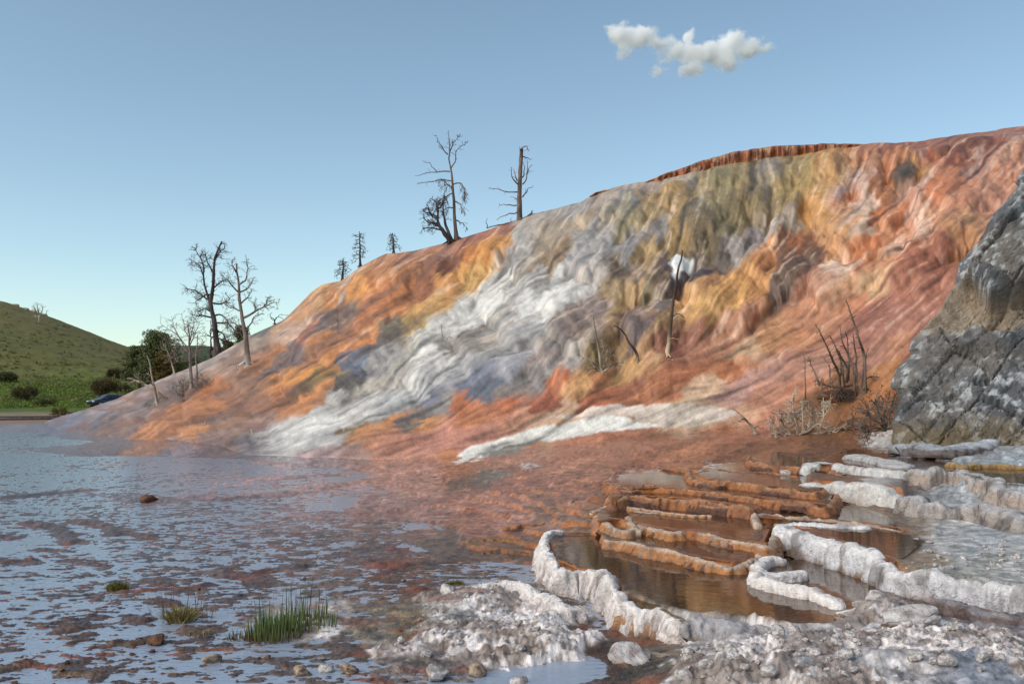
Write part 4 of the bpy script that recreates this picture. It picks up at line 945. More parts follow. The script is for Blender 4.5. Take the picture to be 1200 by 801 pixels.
RIMS = [
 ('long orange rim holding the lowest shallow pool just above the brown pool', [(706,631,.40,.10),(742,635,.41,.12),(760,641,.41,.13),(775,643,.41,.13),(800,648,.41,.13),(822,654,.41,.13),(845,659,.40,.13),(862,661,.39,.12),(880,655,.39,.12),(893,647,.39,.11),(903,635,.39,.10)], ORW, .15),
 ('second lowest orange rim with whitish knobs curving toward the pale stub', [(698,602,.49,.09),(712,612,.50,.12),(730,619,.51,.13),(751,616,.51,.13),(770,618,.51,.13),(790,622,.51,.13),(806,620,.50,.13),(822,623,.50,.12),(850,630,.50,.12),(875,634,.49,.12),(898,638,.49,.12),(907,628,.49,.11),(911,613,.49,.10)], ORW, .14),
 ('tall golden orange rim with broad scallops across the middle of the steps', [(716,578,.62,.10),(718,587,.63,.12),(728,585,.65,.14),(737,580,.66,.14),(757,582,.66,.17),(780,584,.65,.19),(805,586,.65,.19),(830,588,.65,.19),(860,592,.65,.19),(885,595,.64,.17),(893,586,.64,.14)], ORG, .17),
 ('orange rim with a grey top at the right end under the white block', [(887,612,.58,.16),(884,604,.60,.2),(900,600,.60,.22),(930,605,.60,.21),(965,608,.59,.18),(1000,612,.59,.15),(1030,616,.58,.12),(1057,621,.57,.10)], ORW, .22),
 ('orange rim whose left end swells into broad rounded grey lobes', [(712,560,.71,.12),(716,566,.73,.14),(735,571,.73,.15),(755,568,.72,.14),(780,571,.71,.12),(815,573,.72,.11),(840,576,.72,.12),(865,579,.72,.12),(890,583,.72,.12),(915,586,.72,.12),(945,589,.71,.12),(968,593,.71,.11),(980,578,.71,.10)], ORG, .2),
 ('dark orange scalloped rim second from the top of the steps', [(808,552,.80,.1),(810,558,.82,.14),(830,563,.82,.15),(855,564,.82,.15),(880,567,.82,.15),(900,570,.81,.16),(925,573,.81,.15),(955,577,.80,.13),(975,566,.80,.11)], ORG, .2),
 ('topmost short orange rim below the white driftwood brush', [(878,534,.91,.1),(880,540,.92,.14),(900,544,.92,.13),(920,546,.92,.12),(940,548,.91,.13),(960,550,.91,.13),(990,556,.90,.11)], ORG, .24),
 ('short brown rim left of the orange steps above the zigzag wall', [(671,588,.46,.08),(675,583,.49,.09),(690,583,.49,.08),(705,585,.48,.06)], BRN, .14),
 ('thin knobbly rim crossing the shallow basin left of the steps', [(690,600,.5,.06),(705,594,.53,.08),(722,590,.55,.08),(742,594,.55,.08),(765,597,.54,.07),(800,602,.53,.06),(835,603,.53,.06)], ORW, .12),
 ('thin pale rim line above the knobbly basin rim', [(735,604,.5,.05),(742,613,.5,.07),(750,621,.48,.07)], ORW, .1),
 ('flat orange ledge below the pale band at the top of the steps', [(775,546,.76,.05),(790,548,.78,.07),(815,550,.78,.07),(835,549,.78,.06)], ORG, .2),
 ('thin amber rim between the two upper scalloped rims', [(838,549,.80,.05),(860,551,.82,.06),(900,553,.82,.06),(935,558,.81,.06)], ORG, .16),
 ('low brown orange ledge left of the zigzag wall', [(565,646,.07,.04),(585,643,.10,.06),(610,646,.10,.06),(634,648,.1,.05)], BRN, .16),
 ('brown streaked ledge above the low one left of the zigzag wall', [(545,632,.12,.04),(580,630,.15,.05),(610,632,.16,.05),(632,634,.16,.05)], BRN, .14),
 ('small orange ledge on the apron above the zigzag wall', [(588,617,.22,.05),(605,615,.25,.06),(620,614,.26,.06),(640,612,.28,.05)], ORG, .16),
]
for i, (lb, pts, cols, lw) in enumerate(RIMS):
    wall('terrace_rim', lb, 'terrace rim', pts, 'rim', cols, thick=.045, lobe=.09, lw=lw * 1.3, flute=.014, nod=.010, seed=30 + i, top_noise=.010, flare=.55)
    if len(pts) > 4:      # the lower lip that the overflow has built in front of it
        main = bpy.context.scene.collection.objects[-1]
        lip = wall('lip', None, None, [(a + 2, b + 3.2 + 1.5 * math.sin(j * 1.7 + i), z - .055, h * .6) for j, (a, b, z, h) in enumerate(pts)][1:-1], 'rim', [cols[0], cols[2], cols[2], cols[3]],
                   thick=.04, lobe=.07, lw=lw * .9, flute=.012, nod=.012, seed=70 + i, top_noise=.012, flare=.8)
        lip.parent = main

# fluted red-brown edge of the topmost terrace, on the skyline
def sky_rim(name, label, bot, topp, extra=.0, seed=3):
    a = np.arange(bot[0][0], bot[-1][0] + .1, .8)
    yb = np.interp(a, [p[0] for p in bot], [p[1] for p in bot]); yt = np.interp(a, [p[0] for p in topp], [p[1] for p in topp])
    Y = d_sky(a) + .1
    lvl = [1.12, 1.0, .85, .7, .55, .4, .25, .1, .03, 0, 0, 0]
    off = [0, 0, 0, .03, .0, .03, .0, .04, .10, .3, 1.0, 3.0]
    V_ = []; C_ = []
    for l, of in zip(lvl, off):
        py = yt + (yb - yt) * l
        q = fbm2(a / 3.2, np.full(a.shape, l * 1.2), seed, 3)
        sc2 = np.abs(np.sin(a / 4.1 + 3 * fbm2(a / 17, a * 0, seed + 2, 2)))
        Yl = Y + of - (q * .55 + sc2 * .25) * (1 if of < .2 else .4)
        V_.append(P(a, py + (fbm2(a / 9, a * 0, seed + 4, 3) - .5) * 2.0, Yl))
        st = fbm2(a / 2.3, np.full(a.shape, l * .6), seed + 7, 3); s2 = fbm2(a / 14, np.full(a.shape, l), seed + 9, 2)
        c = alb((146, 84, 54)) * np.ones((len(a), 3))
        k1 = sst(.42, .62, st * .6 + s2 * .5)[:, None]; k2 = sst(.5, .68, 1 - st)[:, None]; k3 = sst(.55, .7, s2)[:, None]
        c = c * (1 - k1 * .6) + alb((88, 56, 42)) * k1 * .6; c = c * (1 - k2 * .4) + alb((180, 112, 66)) * k2 * .4
        c = c * (1 - k3 * .5) + alb((190, 150, 110)) * k3 * .5
        if of >= .3: c = c * .5 + alb((150, 100, 80)) * .5
        C_.append(c)
    o = mesh_obj(name, np.stack(V_), grid_faces(len(lvl), len(a)), M['rim'], col=np.stack(C_))
    tag(o, label, 'terrace rim')
sky_rim('terrace_rim', 'long red brown fluted terrace edge along the skyline at the top of the mound',
        [(752,217),(789,210),(823,200),(860,193),(891,189),(940,183),(978,177),(1036,173)],
        [(752,215),(760,211),(789,200),(823,188),(860,178),(891,173),(920,170),(978,168),(1020,169),(1036,171.5)])
sky_rim('terrace_rim', 'tiny dark terrace edge on the skyline left of the long fluted one',
        [(691,234),(705,228),(720,224)], [(691,230),(697,226),(708,222.5),(720,220.5)], seed=23)

# ------------------------------------------------------------------ grey cliff at the right
LX = [(560,1047),(520,1047),(478,1050),(452,1047),(431,1055),(401,1072),(375,1085),(337,1114),(312,1121),(269,1153),(240,1177),(205,1200),(120,1262),(0,1345),(-120,1430)]
rpy = np.arange(540, -121, -2.2); nR = len(rpy)
lpx = np.interp(-rpy, [-a for a, b in LX], [b for a, b in LX]) + (fbm2(rpy / 16, rpy * 0, 70, 5, .6) - .5) * 20
nC = 210
tC = np.linspace(0, 1, nC)
Dc = np.interp(-rpy, [-540, -505, -340, -205, 120], [23.0, 23.6, 26.5, 28.5, 33])
cp_ = []
for i in range(nR):
    pxs = lpx[i] + (1520 - lpx[i]) * tC ** 1.25
    dd = Dc[i] - 3.2 * (tC ** .8)
    row = P(pxs, np.full(nC, rpy[i]), dd)
    bk = [P(lpx[i] + 2 + j * 3, rpy[i], Dc[i] + d) for j, d in enumerate((7.0, 3.5, 1.5, .5, .15))]
    cp_.append(np.concatenate([np.array(bk), row]))
cp_ = np.array(cp_)
nn = np.cross(np.gradient(cp_, axis=1), np.gradient(cp_, axis=0)); nn /= np.linalg.norm(nn, axis=-1, keepdims=True) + 1e-9
if nn[nR // 2, nC // 2, 1] > 0: nn = -nn
for _ in range(4): nn[1:-1, 1:-1] = (nn[:-2, 1:-1] + nn[2:, 1:-1] + nn[1:-1, :-2] + nn[1:-1, 2:]) / 4
cpx, cpy = proj(cp_[..., 0], cp_[..., 1], cp_[..., 2])
# bedding dips down to the left: stretch the joint pattern along it
ax1 = np.array([.72, -.1, .68]); ax2 = np.array([-.68, .1, .72]); ax3 = np.cross(ax1, ax2)
def joints(p, s1, s2, seed):
    q = np.stack([p @ ax1 / s1, p @ ax2 / s2, p @ ax3 / s1], -1)
    return worley3(q, seed)
w_ = cp_ + (fbm3(cp_ * .7, 200, 4)[..., None] - .5) * .9
def slabs(p, s1, s2, s3, seed):
    q = p @ ax2 / s2; i = np.floor(q).astype(np.int64); fq = q - i
    a = p @ ax1 / s1 + _h2(i, i * 0, seed) * 7; j = np.floor(a).astype(np.int64); fa = a - j
    b = p @ ax3 / s3 + _h2(i, j, seed + 1) * 7; k = np.floor(b).astype(np.int64); fb_ = b - k
    r = [_h3(i, j, k, seed + m) for m in (2, 3, 4, 5)]
    d = (r[0] - .5) + (fq - .5) * (r[1] - .3) * 1.0 + (fa - .5) * (r[2] - .5) * 1.2 + (fb_ - .5) * (r[3] - .5) * .8
    e = np.minimum(np.minimum(fq, 1 - fq) * s2, np.minimum(np.minimum(fa, 1 - fa) * s1, np.minimum(fb_, 1 - fb_) * s3))
    return d, e, r
dA, eA, rA = slabs(w_, 2.6, .95, 2.2, 300)
dB, eB, rB = slabs(w_ * 1.0 + 3, .85, .34, .9, 320)
dC, eC, rC = slabs(w_ + 5, .34, .14, .4, 340)
dA = dA * .34; dB = dB * .08; dC = dC * .035
crA = -sst(.06, 0, eA) * .13; crB = -sst(.04, 0, eB) * .04
br = np.stack([rA[0], rB[1], rA[2]], -1)
fb = (fbm3(cp_ * 2.2, 210, 5, .55) - .5)
# cavity under the top block
lineA = np.interp(cpx, [1100, 1115, 1135, 1160, 1200, 1260], [352, 335, 322, 345, 330, 300])
lineB = np.interp(cpx, [1090, 1110, 1150, 1200, 1260], [385, 378, 385, 372, 350])
cav = sst(-3, 5, cpy - lineA) * sst(-4, 8, lineB - cpy)
over_ = sst(0, 12, lineA - cpy) * sst(1130, 1160, cpx)
dsp = dA + crA + dB + crB + dC + fb * .30 - cav * .75 + over_ * .35
band2 = sst(6, 0, np.abs(cpy - np.interp(cpx, [1060, 1130, 1200], [400, 398, 388])))
wgt = np.concatenate([np.zeros(3), [.1, .2], sst(-6, 26, np.arange(nC))])
cp2 = cp_ + nn * (dsp * wgt)[..., None]
tn = fbm3(cp_ * 1.4, 220, 5, .6); tf = fbm3(cp_ * np.array([6, 6, 6]), 225, 4, .62); big = fbm3(cp_ * .5, 230, 3)
cg = alb((92, 95, 101)) * np.ones(cp_.shape)
k = (br[..., 1] * .6 + .7)[..., None]; cg = cg * (.55 + .45 * k)
k = sst(.45, .62, big)[..., None]; cg = cg * (1 - k * .5) + alb((122, 112, 100)) * k * .5
k = (sst(.52, .60, tf) * sst(.40, .52, tn))[..., None]; cg = cg * (1 - k * .8) + alb((182, 186, 190)) * k * .8
k = (sst(1165, 1200, cpx + (tn - .5) * 60) * sst(330, 260, cpy) * sst(.45, .6, tf))[..., None]; cg = cg * (1 - k * .6) + alb((160, 165, 170)) * k * .6
k = sst(.55, .7, 1 - tn)[..., None]; cg = cg * (1 - k * .5) + alb((62, 60, 60)) * k * .5
k = (cav * .8)[..., None]; cg = cg * (1 - k) + alb((150, 132, 112)) * k
k = (sst(18, 0, cpy - lineB) * (cpy > lineB) * .7)[..., None]; cg = cg * (1 - k) + alb((156, 142, 124)) * k
k = (sst(488, 505, cpy + (tn - .5) * 40) * .6)[..., None]; cg = cg * (1 - k) + alb((105, 88, 55)) * k
cliff = mesh_obj('rock_outcrop', cp2, grid_faces(nR, cp_.shape[1]), M['rock'], col=cg, smooth=False)
tag(cliff, 'massive fractured grey rock outcrop with pale lichen leaning against the red slope', 'rock outcrop')
# ------------------------------------------------------------------ dead trees
def tube(pts, rad, sides=6, seed=0):
    pts = np.asarray(pts, float); n = len(pts)
    t = np.gradient(pts, axis=0); t /= np.linalg.norm(t, axis=1, keepdims=True) + 1e-9
    up = np.array([0.13, 1.0, 0.07]); up /= np.linalg.norm(up)
    a = np.cross(t, up); a /= np.linalg.norm(a, axis=1, keepdims=True) + 1e-9
    b = np.cross(t, a)
    ang = np.linspace(0, 2 * math.pi, sides, endpoint=False)
    v = pts[:, None] + (a[:, None] * np.cos(ang)[None, :, None] + b[:, None] * np.sin(ang)[None, :, None]) * np.asarray(rad)[:, None, None]
    f = grid_faces(n, sides, True)
    return v.reshape(-1, 3), f
class Soup:
    def __init__(s): s.v = []; s.f = []; s.n = 0
    def add(s, v, f):
        s.v.append(v); s.f.append(np.asarray(f) + s.n); s.n += len(v)
    def tube(s, pts, r0, r1, sides=5, pw=1.0):
        n = len(pts); r = r0 + (r1 - r0) * np.linspace(0, 1, n) ** pw
        v, f = tube(pts, r, sides); s.add(v, f)
    def obj(s, name, mat, parent=None, col=None, origin=None):
        v = np.concatenate(s.v); f = np.concatenate(s.f)
        if origin is not None: v = v - np.asarray(origin)
        return mesh_obj(name, v, f, mat, parent, col)
TR = np.random.default_rng(21)
_yy = np.linspace(5, 60, 1400)
def ysurf(px, py):
    """distance of the first ground or mound point on the line of sight through px, py"""
    dx, dz = ray(px, py)
    g = ground_z(dx * _yy, _yy.copy(), micro=False)
    d, z = prof(np.full(300, float(px)), np.linspace(-.05, 1, 300))
    g = np.where(_yy >= d[0], np.maximum(g, np.interp(_yy, d, z)), g)
    hit = np.nonzero(HC + dz * _yy <= g)[0]
    return float(_yy[hit[0]]) if len(hit) else yhill(px, py)

def smooth_line(pts, n=10, wob=0.0):
    pts = np.asarray(pts, float); c, q = resample(pts, max(1e-3, np.linalg.norm(np.diff(pts, axis=0), axis=1).sum() / n))
    if wob:
        w_ = TR.normal(0, wob, c.shape); w_[0] = 0
        w_ = (w_ + np.roll(w_, 1, 0)) / 2; w_[0] = 0
        c = c + w_
    return c
def twigs(s, line, r, length, count, depth=1, droop=0.0, up=0.3, spread=1.0, t0=.2, rmin=.008):
    n = len(line)
    for _ in range(count):
        t = TR.uniform(t0, 1.0); i = min(n - 2, int(t * (n - 1)))
        p = line[i] + (line[i + 1] - line[i]) * (t * (n - 1) - i)
        d = line[i + 1] - line[i]; d /= np.linalg.norm(d) + 1e-9
        q = TR.normal(0, 1, 3); q -= d * (q @ d); q /= np.linalg.norm(q) + 1e-9
        v_ = d * TR.uniform(.2, .8) + q * spread + np.array([0, 0, up]); v_ /= np.linalg.norm(v_)
        L = length * TR.uniform(.45, 1.15) * (1.15 - .6 * t)
        m = 5; pts = [p]; dd = v_.copy()
        for j in range(m):
            dd = dd + TR.normal(0, .22, 3) + np.array([0, 0, -droop]); dd /= np.linalg.norm(dd)
            pts.append(pts[-1] + dd * L / m)
        rr = max(rmin, r * .45)
        s.tube(np.array(pts), rr, rmin * .6, 4)
        if depth > 0: twigs(s, np.array(pts), rr, L * .5, 4, depth - 1, droop, up, spread, .25, rmin)
def dead_tree(name, label, Y, trunk, r0, limbs, cols, cat='dead tree', group=None, twig=(10, .5, 1, 0, .3), lr=.35, dyr=1.2, rtip=.25, base_z=None, extra_trunks=()):
    """trunk / limbs in survey coordinates at distance Y; r0 in metres"""
    k = Y / F
    base = P(trunk[0][0], trunk[0][1], Y)
    e = empty(name, base); tag(e, label, cat, group)
    def mk(pts, dy):
        pts = np.array(pts, float); n = len(pts)
        d = np.concatenate([[0], np.cumsum(np.linalg.norm(np.diff(pts, axis=0), axis=1))]); d /= d[-1]
        return P(pts[:, 0], pts[:, 1], Y + dy * d)
    cw = alb(cols[0]); cb = alb(cols[1])
    def cfor(s, low=False):
        v = np.concatenate(s.v); z = v[:, 2] - base[2]
        t = fbm3(v * np.array([4, 4, 1.2]) , 400, 3)[:, None]
        t = sst(.35, .65, t)
        c = cw * t + cb * (1 - t)
        if len(cols) > 2:
            h = sst(cols[3] * .4, cols[3] * 1.2, z)[:, None]; c = alb(cols[2]) * (1 - h) + c * h
        return c
    for ti, (tp, rr) in enumerate([(trunk, r0)] + list(extra_trunks)):
        s = Soup(); line = smooth_line(mk(tp, TR.uniform(-.3, .3) if ti else 0), 14, r0 * .18)
        line[0] = line[0] - np.array([0, 0, r0 * 1.5])
        n = len(line); r = rr * (1 - (1 - rtip) * np.linspace(0, 1, n) ** .9); r[0] *= 1.5; r[1] *= 1.12
        r = r * (1 + TR.normal(0, .06, n))
        v_, f = tube(line, r, 8); s.add(v_, f)
        for a_ in TR.uniform(0, 6.28, 4):            # root flare
            d = np.array([math.cos(a_), math.sin(a_), -.55]); b0 = line[1]
            s.tube(np.array([b0, b0 + d * rr * 1.3, b0 + d * rr * 3.2]), rr * .6, rr * .12, 5)
        if twig[0]: twigs(s, line, r0 * .35, twig[1], twig[0] // 2, twig[2], twig[3], twig[4], 1.0, .45)
        s.obj('trunk', M['wood'], e, cfor(s), base)
    for L in limbs:
        opts = {}
        if isinstance(L, tuple): L, opts = L
        s = Soup(); dy = TR.uniform(-1, 1) * dyr
        line = smooth_line(mk(L, dy), 9, k * .9)
        rr = opts.get('r', r0 * lr)
        s.tube(line, rr, max(.009, rr * .25), 6)
        tw = opts.get('twig', twig)
        if tw[0]: twigs(s, line, rr * .6, tw[1], tw[0], tw[2], tw[3], tw[4])
        s.obj('branch', M['wood'], e, cfor(s), base)
    return e
GREY = [(120,112,108),(72,64,62)]
DARK = [(88,80,80),(52,46,48)]
PALE = [(182,172,160),(132,120,108)]
def ys(px): return d_sky(px) - .6
# pair on the skyline
dead_tree('dead_tree', 'tall bare dead tree with drooping twigs on the skyline beside the broken snag', ys(535),
  [(535,284),(533,260),(532,236),(530,214),(528,198),(525.6,186),(527,178)], .135,
  [([(527,180),(526,166),(525,154)],{'twig':(8,.5,1,0,.3)}),([(527,178),(532,168),(539,157)],{'twig':(10,.5,1,0,.3)}),
   ([(528,198),(533.6,190),(534,180),(540,172),(548,166)],{'twig':(12,.5,1,0,.3)}),([(525,181),(516,170),(512,159)],{'twig':(8,.5,1,0,.3)}),
   ([(527,201),(510,201),(496,204),(486,205)],{'twig':(4,.4,0,0,0)}),([(512,201),(506,196),(500,190),(496,187)],{'r':.03,'twig':(4,.3,0,0,.3)}),
   ([(529,212),(518,210),(506,212),(496,214),(488,216)],{'twig':(8,.4,0,.1,0)}),([(530,222),(525,216),(518,211),(512,214)],{'twig':(16,.8,1,.45,-.2)}),
   ([(531,216),(539,214),(545,224),(544,236)],{'twig':(24,.7,1,.4,-.2)}),([(534,236),(540,240),(546,252)],{'twig':(12,.5,1,.3,-.2)}),
   ([(534,258),(540,260),(547,268)],{'twig':(9,.5,1,.3,-.2)}),([(531,226),(523,229),(514,236),(511,246)],{'twig':(20,.8,1,.4,-.2)}),
   ([(532,244),(524,243),(517,250)],{'twig':(14,.7,1,.3,-.2)})],
  [(118,106,98),(82,72,68)], twig=(8,.4,1,0,.2), lr=.32)
dead_tree('dead_tree', 'low curved dead tree tangled with twigs at the foot of the tall skyline tree', ys(528) - .4,
  [(529,285),(524,277),(517,268),(513,258),(513,246),(515,238)], .16,
  [([(518,270),(506,266),(495,267)],{}),([(513,254),(500,249),(495,243)],{}),([(515,262),(502,260),(496,254)],{}),([(514,248),(510,236),(504,233)],{}),
   ([(514,244),(519,236),(522,230)],{}),([(513,258),(506,252),(500,240)],{}),([(516,266),(508,262),(500,257)],{})],
  DARK, twig=(16,.7,1,.05,.15), lr=.4, extra_trunks=[([(530,282),(524,268),(520,254),(519,240),(521,233)], .12)])
dead_tree('dead_snag', 'thick broken grey snag with a splintered top on the skyline', ys(609),
  [(609,261),(608.6,236),(609.4,216),(610.6,190),(611.6,174)], .17,
  [([(612,184),(617,185),(622,187)],{}),([(611,176),(616,171),(620,178)],{}),([(611,178),(608,172)],{}),([(612.4,216),(618,206),(618.4,188)],{}),([(617,204),(622,194)],{}),
   ([(612.4,231),(619,222),(625,218.6)],{}),([(607,216),(601,208),(598.4,196)],{}),([(606,212),(603,204),(602,197)],{}),([(607,225),(594,225),(584,222),(573,220.4)],{'twig':(6,.3,0,0,.3)}),
   ([(605,240.6),(595,240),(585,239.4)],{}),([(606,248.6),(596,250),(582,257.6)],{}),([(608,236),(603,231),(600,232)],{}),([(612,208),(615,198),(614,190)],{})],
  [(128,112,106),(78,68,66)], twig=(3,.35,0,0,.2), lr=.26, rtip=.6, cat='dead tree')
dead_tree('fallen_log', 'thin fallen grey log lying along the skyline left of the broken snag', ys(590),
  [(608,260),(590,262.5),(570,267)], .06, [([(571,267),(570.8,262),(570.6,255)],{'r':.03}),([(598,261),(599,255)],{'r':.02})], GREY, cat='log', twig=(0,0,0,0,0), rtip=.5, dyr=.1)
dead_tree('fallen_log', 'short grey log propped up right of the broken snag', ys(618),
  [(613,258),(619,253),(624,248)], .07, [([(622,250),(624,246)],{'r':.03}),([(620,252),(626,250)],{'r':.03})], GREY, cat='log', twig=(2,.2,0,0,.3), rtip=.6, dyr=.1)
def spindly(label, base, top, Y, spread, n, cols=DARK, dr=.12):
    limbs = []
    for i in range(n):
        t = .25 + .72 * i / n; sgn = 1 if i % 2 else -1
        x = base[0] + (top[0] - base[0]) * t; y = base[1] + (top[1] - base[1]) * t
        L = spread * (1.1 - .75 * t) * TR.uniform(.6, 1.1)
        limbs.append(([(x, y), (x + sgn * L * .6, y + L * .05), (x + sgn * L, y + L * TR.uniform(.0, .4))], {}))
    dead_tree('dead_tree', label, Y, [base, ((base[0] + top[0]) / 2 + .5, (base[1] + top[1]) / 2), top], .10, limbs, cols, twig=(5,.5,1,dr,.05), lr=.3)
spindly('small dark dead conifer on the skyline, left of the two above the orange slope', (422,313), (421,271), ys(422) + 4, 10, 14)
spindly('smallest dark dead conifer on the skyline between the drooping tree and the taller conifer', (461,297), (460,273), ys(461) + 8, 9, 11)
spindly('stunted bushy dead conifer on the skyline above the orange bosses', (401,328), (402,303), ys(401) + 1, 10, 13)
dead_tree('dead_tree', 'curled dead branch sticking up from the skyline right of the forked grey tree', ys(325), [(322,379),(321,374),(317,371)], .05,
  [([(321,376),(325,371),(331,372),(334,376)],{}),([(322,376),(328,368),(336,369)],{}),([(320,375),(316,370),(319,366)],{})], DARK, cat='dead tree', twig=(4,.3,0,.2,.1), lr=.5)
# trees on the left flank
dead_tree('dead_tree', 'tallest dark forked dead tree on the left flank of the mound', yhill(255, 416) + 1.5,
  [(255.5,416),(251,378),(247,359),(248.7,340),(250,320),(252,301),(259.7,283)], .24,
  [([(247,358),(239,334),(239,315),(233.6,301),(228,290)],{'r':.10,'twig':(26,1.0,1,0,.25)}),([(239,325),(234,312),(228,306),(222,302)],{'r':.05}),
   ([(244.6,351),(229.5,340),(217,338)],{}),([(248.7,372),(232,370),(224,368)],{}),([(250,355),(262,355),(273,348)],{}),([(251,370),(262,370),(270.6,381)],{}),
   ([(251,378),(265,378),(276,388),(278,398)],{}),([(249,338),(260,330),(268,328)],{}),([(250,320),(243,308),(240,296)],{}),([(251,305),(257,296),(264,290)],{}),
   ([(248,345),(238,346),(228,356)],{}),([(252,384),(262,392),(268,404)],{}),([(249,366),(240,362),(232,366)],{}),([(253,395),(262,398),(270,398)],{})],
  DARK, twig=(20,1.1,1,.02,.15), lr=.30, extra_trunks=[([(247,419),(247,400),(248,375)], .09)])
dead_tree('dead_tree', 'forked grey dead tree with a white trunk base right of the tallest dark one', yhill(291, 431),
  [(291,432),(288.5,405.6),(285,375),(281,356),(279.5,334),(276.7,315),(278,308)], .17,
  [([(279.5,334),(288.5,326),(289,306.7),(287,298.5)],{}),([(281.6,342),(290,338),(298,324.6)],{}),([(283,355),(290,348),(295,340)],{}),
   ([(286,372),(298,366),(314.6,357),(327,353.4)],{'r':.07}),([(298,366),(299,360),(298,354)],{}),([(309,360),(312,355),(314,349)],{}),([(288,388),(298,372.6),(309,367)],{}),
   ([(279,342),(268,331.4),(259.7,322)],{}),([(282,364),(268,359),(262,352)],{}),([(284,386),(273,378),(262,378)],{}),([(278,320),(273,312),(272,304)],{}),([(287,398),(280,390),(272,392)],{})],
  [(125,114,108),(82,72,70),(205,200,192),.55], twig=(9,.7,1,.0,.15), lr=.30)
dead_tree('dead_tree', 'pale twiggy dead tree with two trunks rising from the grey brush at the left', yhill(224, 462),
  [(224,463),(223.4,436),(222.6,414),(221,392),(220,380)], .12,
  [([(222.6,414),(213,400),(204.7,383.6),(200.6,370)],{}),([(222.8,410),(210,394.6),(196.5,383.6),(188,378)],{}),([(221.5,402),(226.7,381),(228,368)],{}),
   ([(222,405),(232,383.6),(235,372.6)],{}),([(223,425),(212,418),(204,420)],{}),([(222,398),(216,382),(213,368)],{}),([(223,420),(232,408),(240,400)],{}),([(222,412),(206,402),(192,398)],{})],
  [(160,148,142),(112,102,100)], twig=(15,.9,1,.03,.15), lr=.3, extra_trunks=[([(230,458),(230.5,436),(230,414),(232,392)], .08)])
dead_tree('dead_tree', 'white leaning dead stem with exposed roots at the far left of the flank', yhill(184, 478),
  [(185,478),(180,451),(175.4,426.7),(172,416.6)], .10,
  [([(182,470),(178,474),(174,472)],{}),([(180,452),(174,446),(170,448)],{}),([(178,440),(172,436)],{})], PALE, twig=(5,.5,0,0,.1), lr=.35)
dead_tree('fallen_log', 'pale fallen log pointing up to the left beside the white leaning stem', yhill(195, 471),
  [(197,470),(180,456),(157,444.7),(148,443.5)], .14, [([(168,450),(162,444),(154,437)],{}),([(160,446),(150,448)],{}),([(188,464),(184,472)],{})], PALE, cat='log', twig=(5,.5,0,0,.1), rtip=.3, lr=.4)
dead_tree('dead_tree', 'thin pale stem between the juniper and the twiggy dead tree', yhill(205, 440) + 1.0,
  [(205,440),(198,415.4),(190,399.7)], .08, [([(201,425),(194,416)],{}),([(199,418),(204,406)],{}),([(195,410),(188,406)],{})], PALE, twig=(8,.6,1,0,.1), lr=.35)
dead_tree('dead_tree', 'bone white broken stub standing before the mound foot at the left', ysurf(240, 505), [(240,506),(240,500),(241,493)], .06, [([(240,503),(236,505)],{})], PALE, twig=(0,0,0,0,0), cat='dead stub')
dead_tree('dead_tree', 'little white forked stump at the left tip of the grey travertine tongue', ysurf(297, 512), [(298,514),(296,508),(294,502)], .06, [([(297,511),(302,513)],{}),([(296,508),(299,504)],{})], PALE, twig=(2,.2,0,0,.2), cat='dead stub')
dead_tree('dead_tree', 'tiny white twig standing at the foot of the grey tongue near its middle', ysurf(404, 508), [(404,510),(403,505),(402,502)], .03, [([(404,508),(401,506)],{})], PALE, twig=(0,0,0,0,0), cat='dead stub')
dead_tree('dead_tree', 'small white twig on the grey travertine slope below the skyline snags', ysurf(518, 404), [(518,405),(518,393),(517,379)], .04, [([(518,399),(524,397),(532,396)],{}),([(518,402),(512,399)],{})], PALE, twig=(3,.3,0,0,.1), cat='dead stub', lr=.6)
dead_tree('dead_tree', 'short pale stump below the forked grey tree', ysurf(279, 434), [(279,436),(280,431),(279,428)], .05, [([(279,433),(277,430)],{})], PALE, twig=(0,0,0,0,0), cat='dead stub')
dead_tree('fallen_log', 'curved white log lying on the orange ledge left of the grey tongue', ysurf(352, 449), [(346,453),(350,448),(356,446),(363,446)], .06, [([(356,446),(358,443)],{'r':.02})], PALE, cat='log', twig=(0,0,0,0,0), dyr=.2)
# mid slope
dead_tree('dead_snag', 'lone straight snag with a white base in the middle of the slope', yhill(780, 423),
  [(780.4,424),(783.6,403),(786.8,371),(791,341.6),(795,316),(799,301),(799.5,293)], .095,
  [([(786.8,371),(795,369),(802,371)],{}),([(785,397),(791,396),(797,397)],{}),([(784,404),(788,400)],{}),([(788,360),(791,357)],{}),([(782,418),(790,422)],{'r':.03}),([(789,350),(785,346)],{})],
  [(112,96,86),(70,58,52),(190,172,148),1.0], twig=(2,.3,0,0,.1), lr=.25, rtip=.3, cat='dead tree')
dead_tree('dead_tree', 'bent dark stick left of the lone snag', ysurf(746, 432), [(746,432),(746.4,416),(738,401),(728.4,387),(719,381)], .07,
  [([(746,418),(750,414)],{})], [(92,78,70),(60,50,46),(165,145,122),.5], twig=(2,.2,0,0,.1), rtip=.3)
dead_tree('dead_brush', 'tangled grey dead brush with one tall stem beside the bent stick', yhill(706, 440),
  [(706,440),(703,418),(698.7,392.5),(694.4,369)], .06,
  [([(707,438),(693,426.5),(683,418)],{}),([(707,438),(700,428),(690,422)],{}),([(705,432),(712,420),(718,411)],{}),([(706,436),(716,428),(724,424)],{}),([(704,420),(708,408),(712,404)],{}),
   ([(706,438),(710,430),(708,418)],{}),([(705,436),(697,432),(688,434)],{})], [(170,160,148),(90,80,74)], twig=(8,.5,1,0,.1), lr=.6, cat='dead brush')
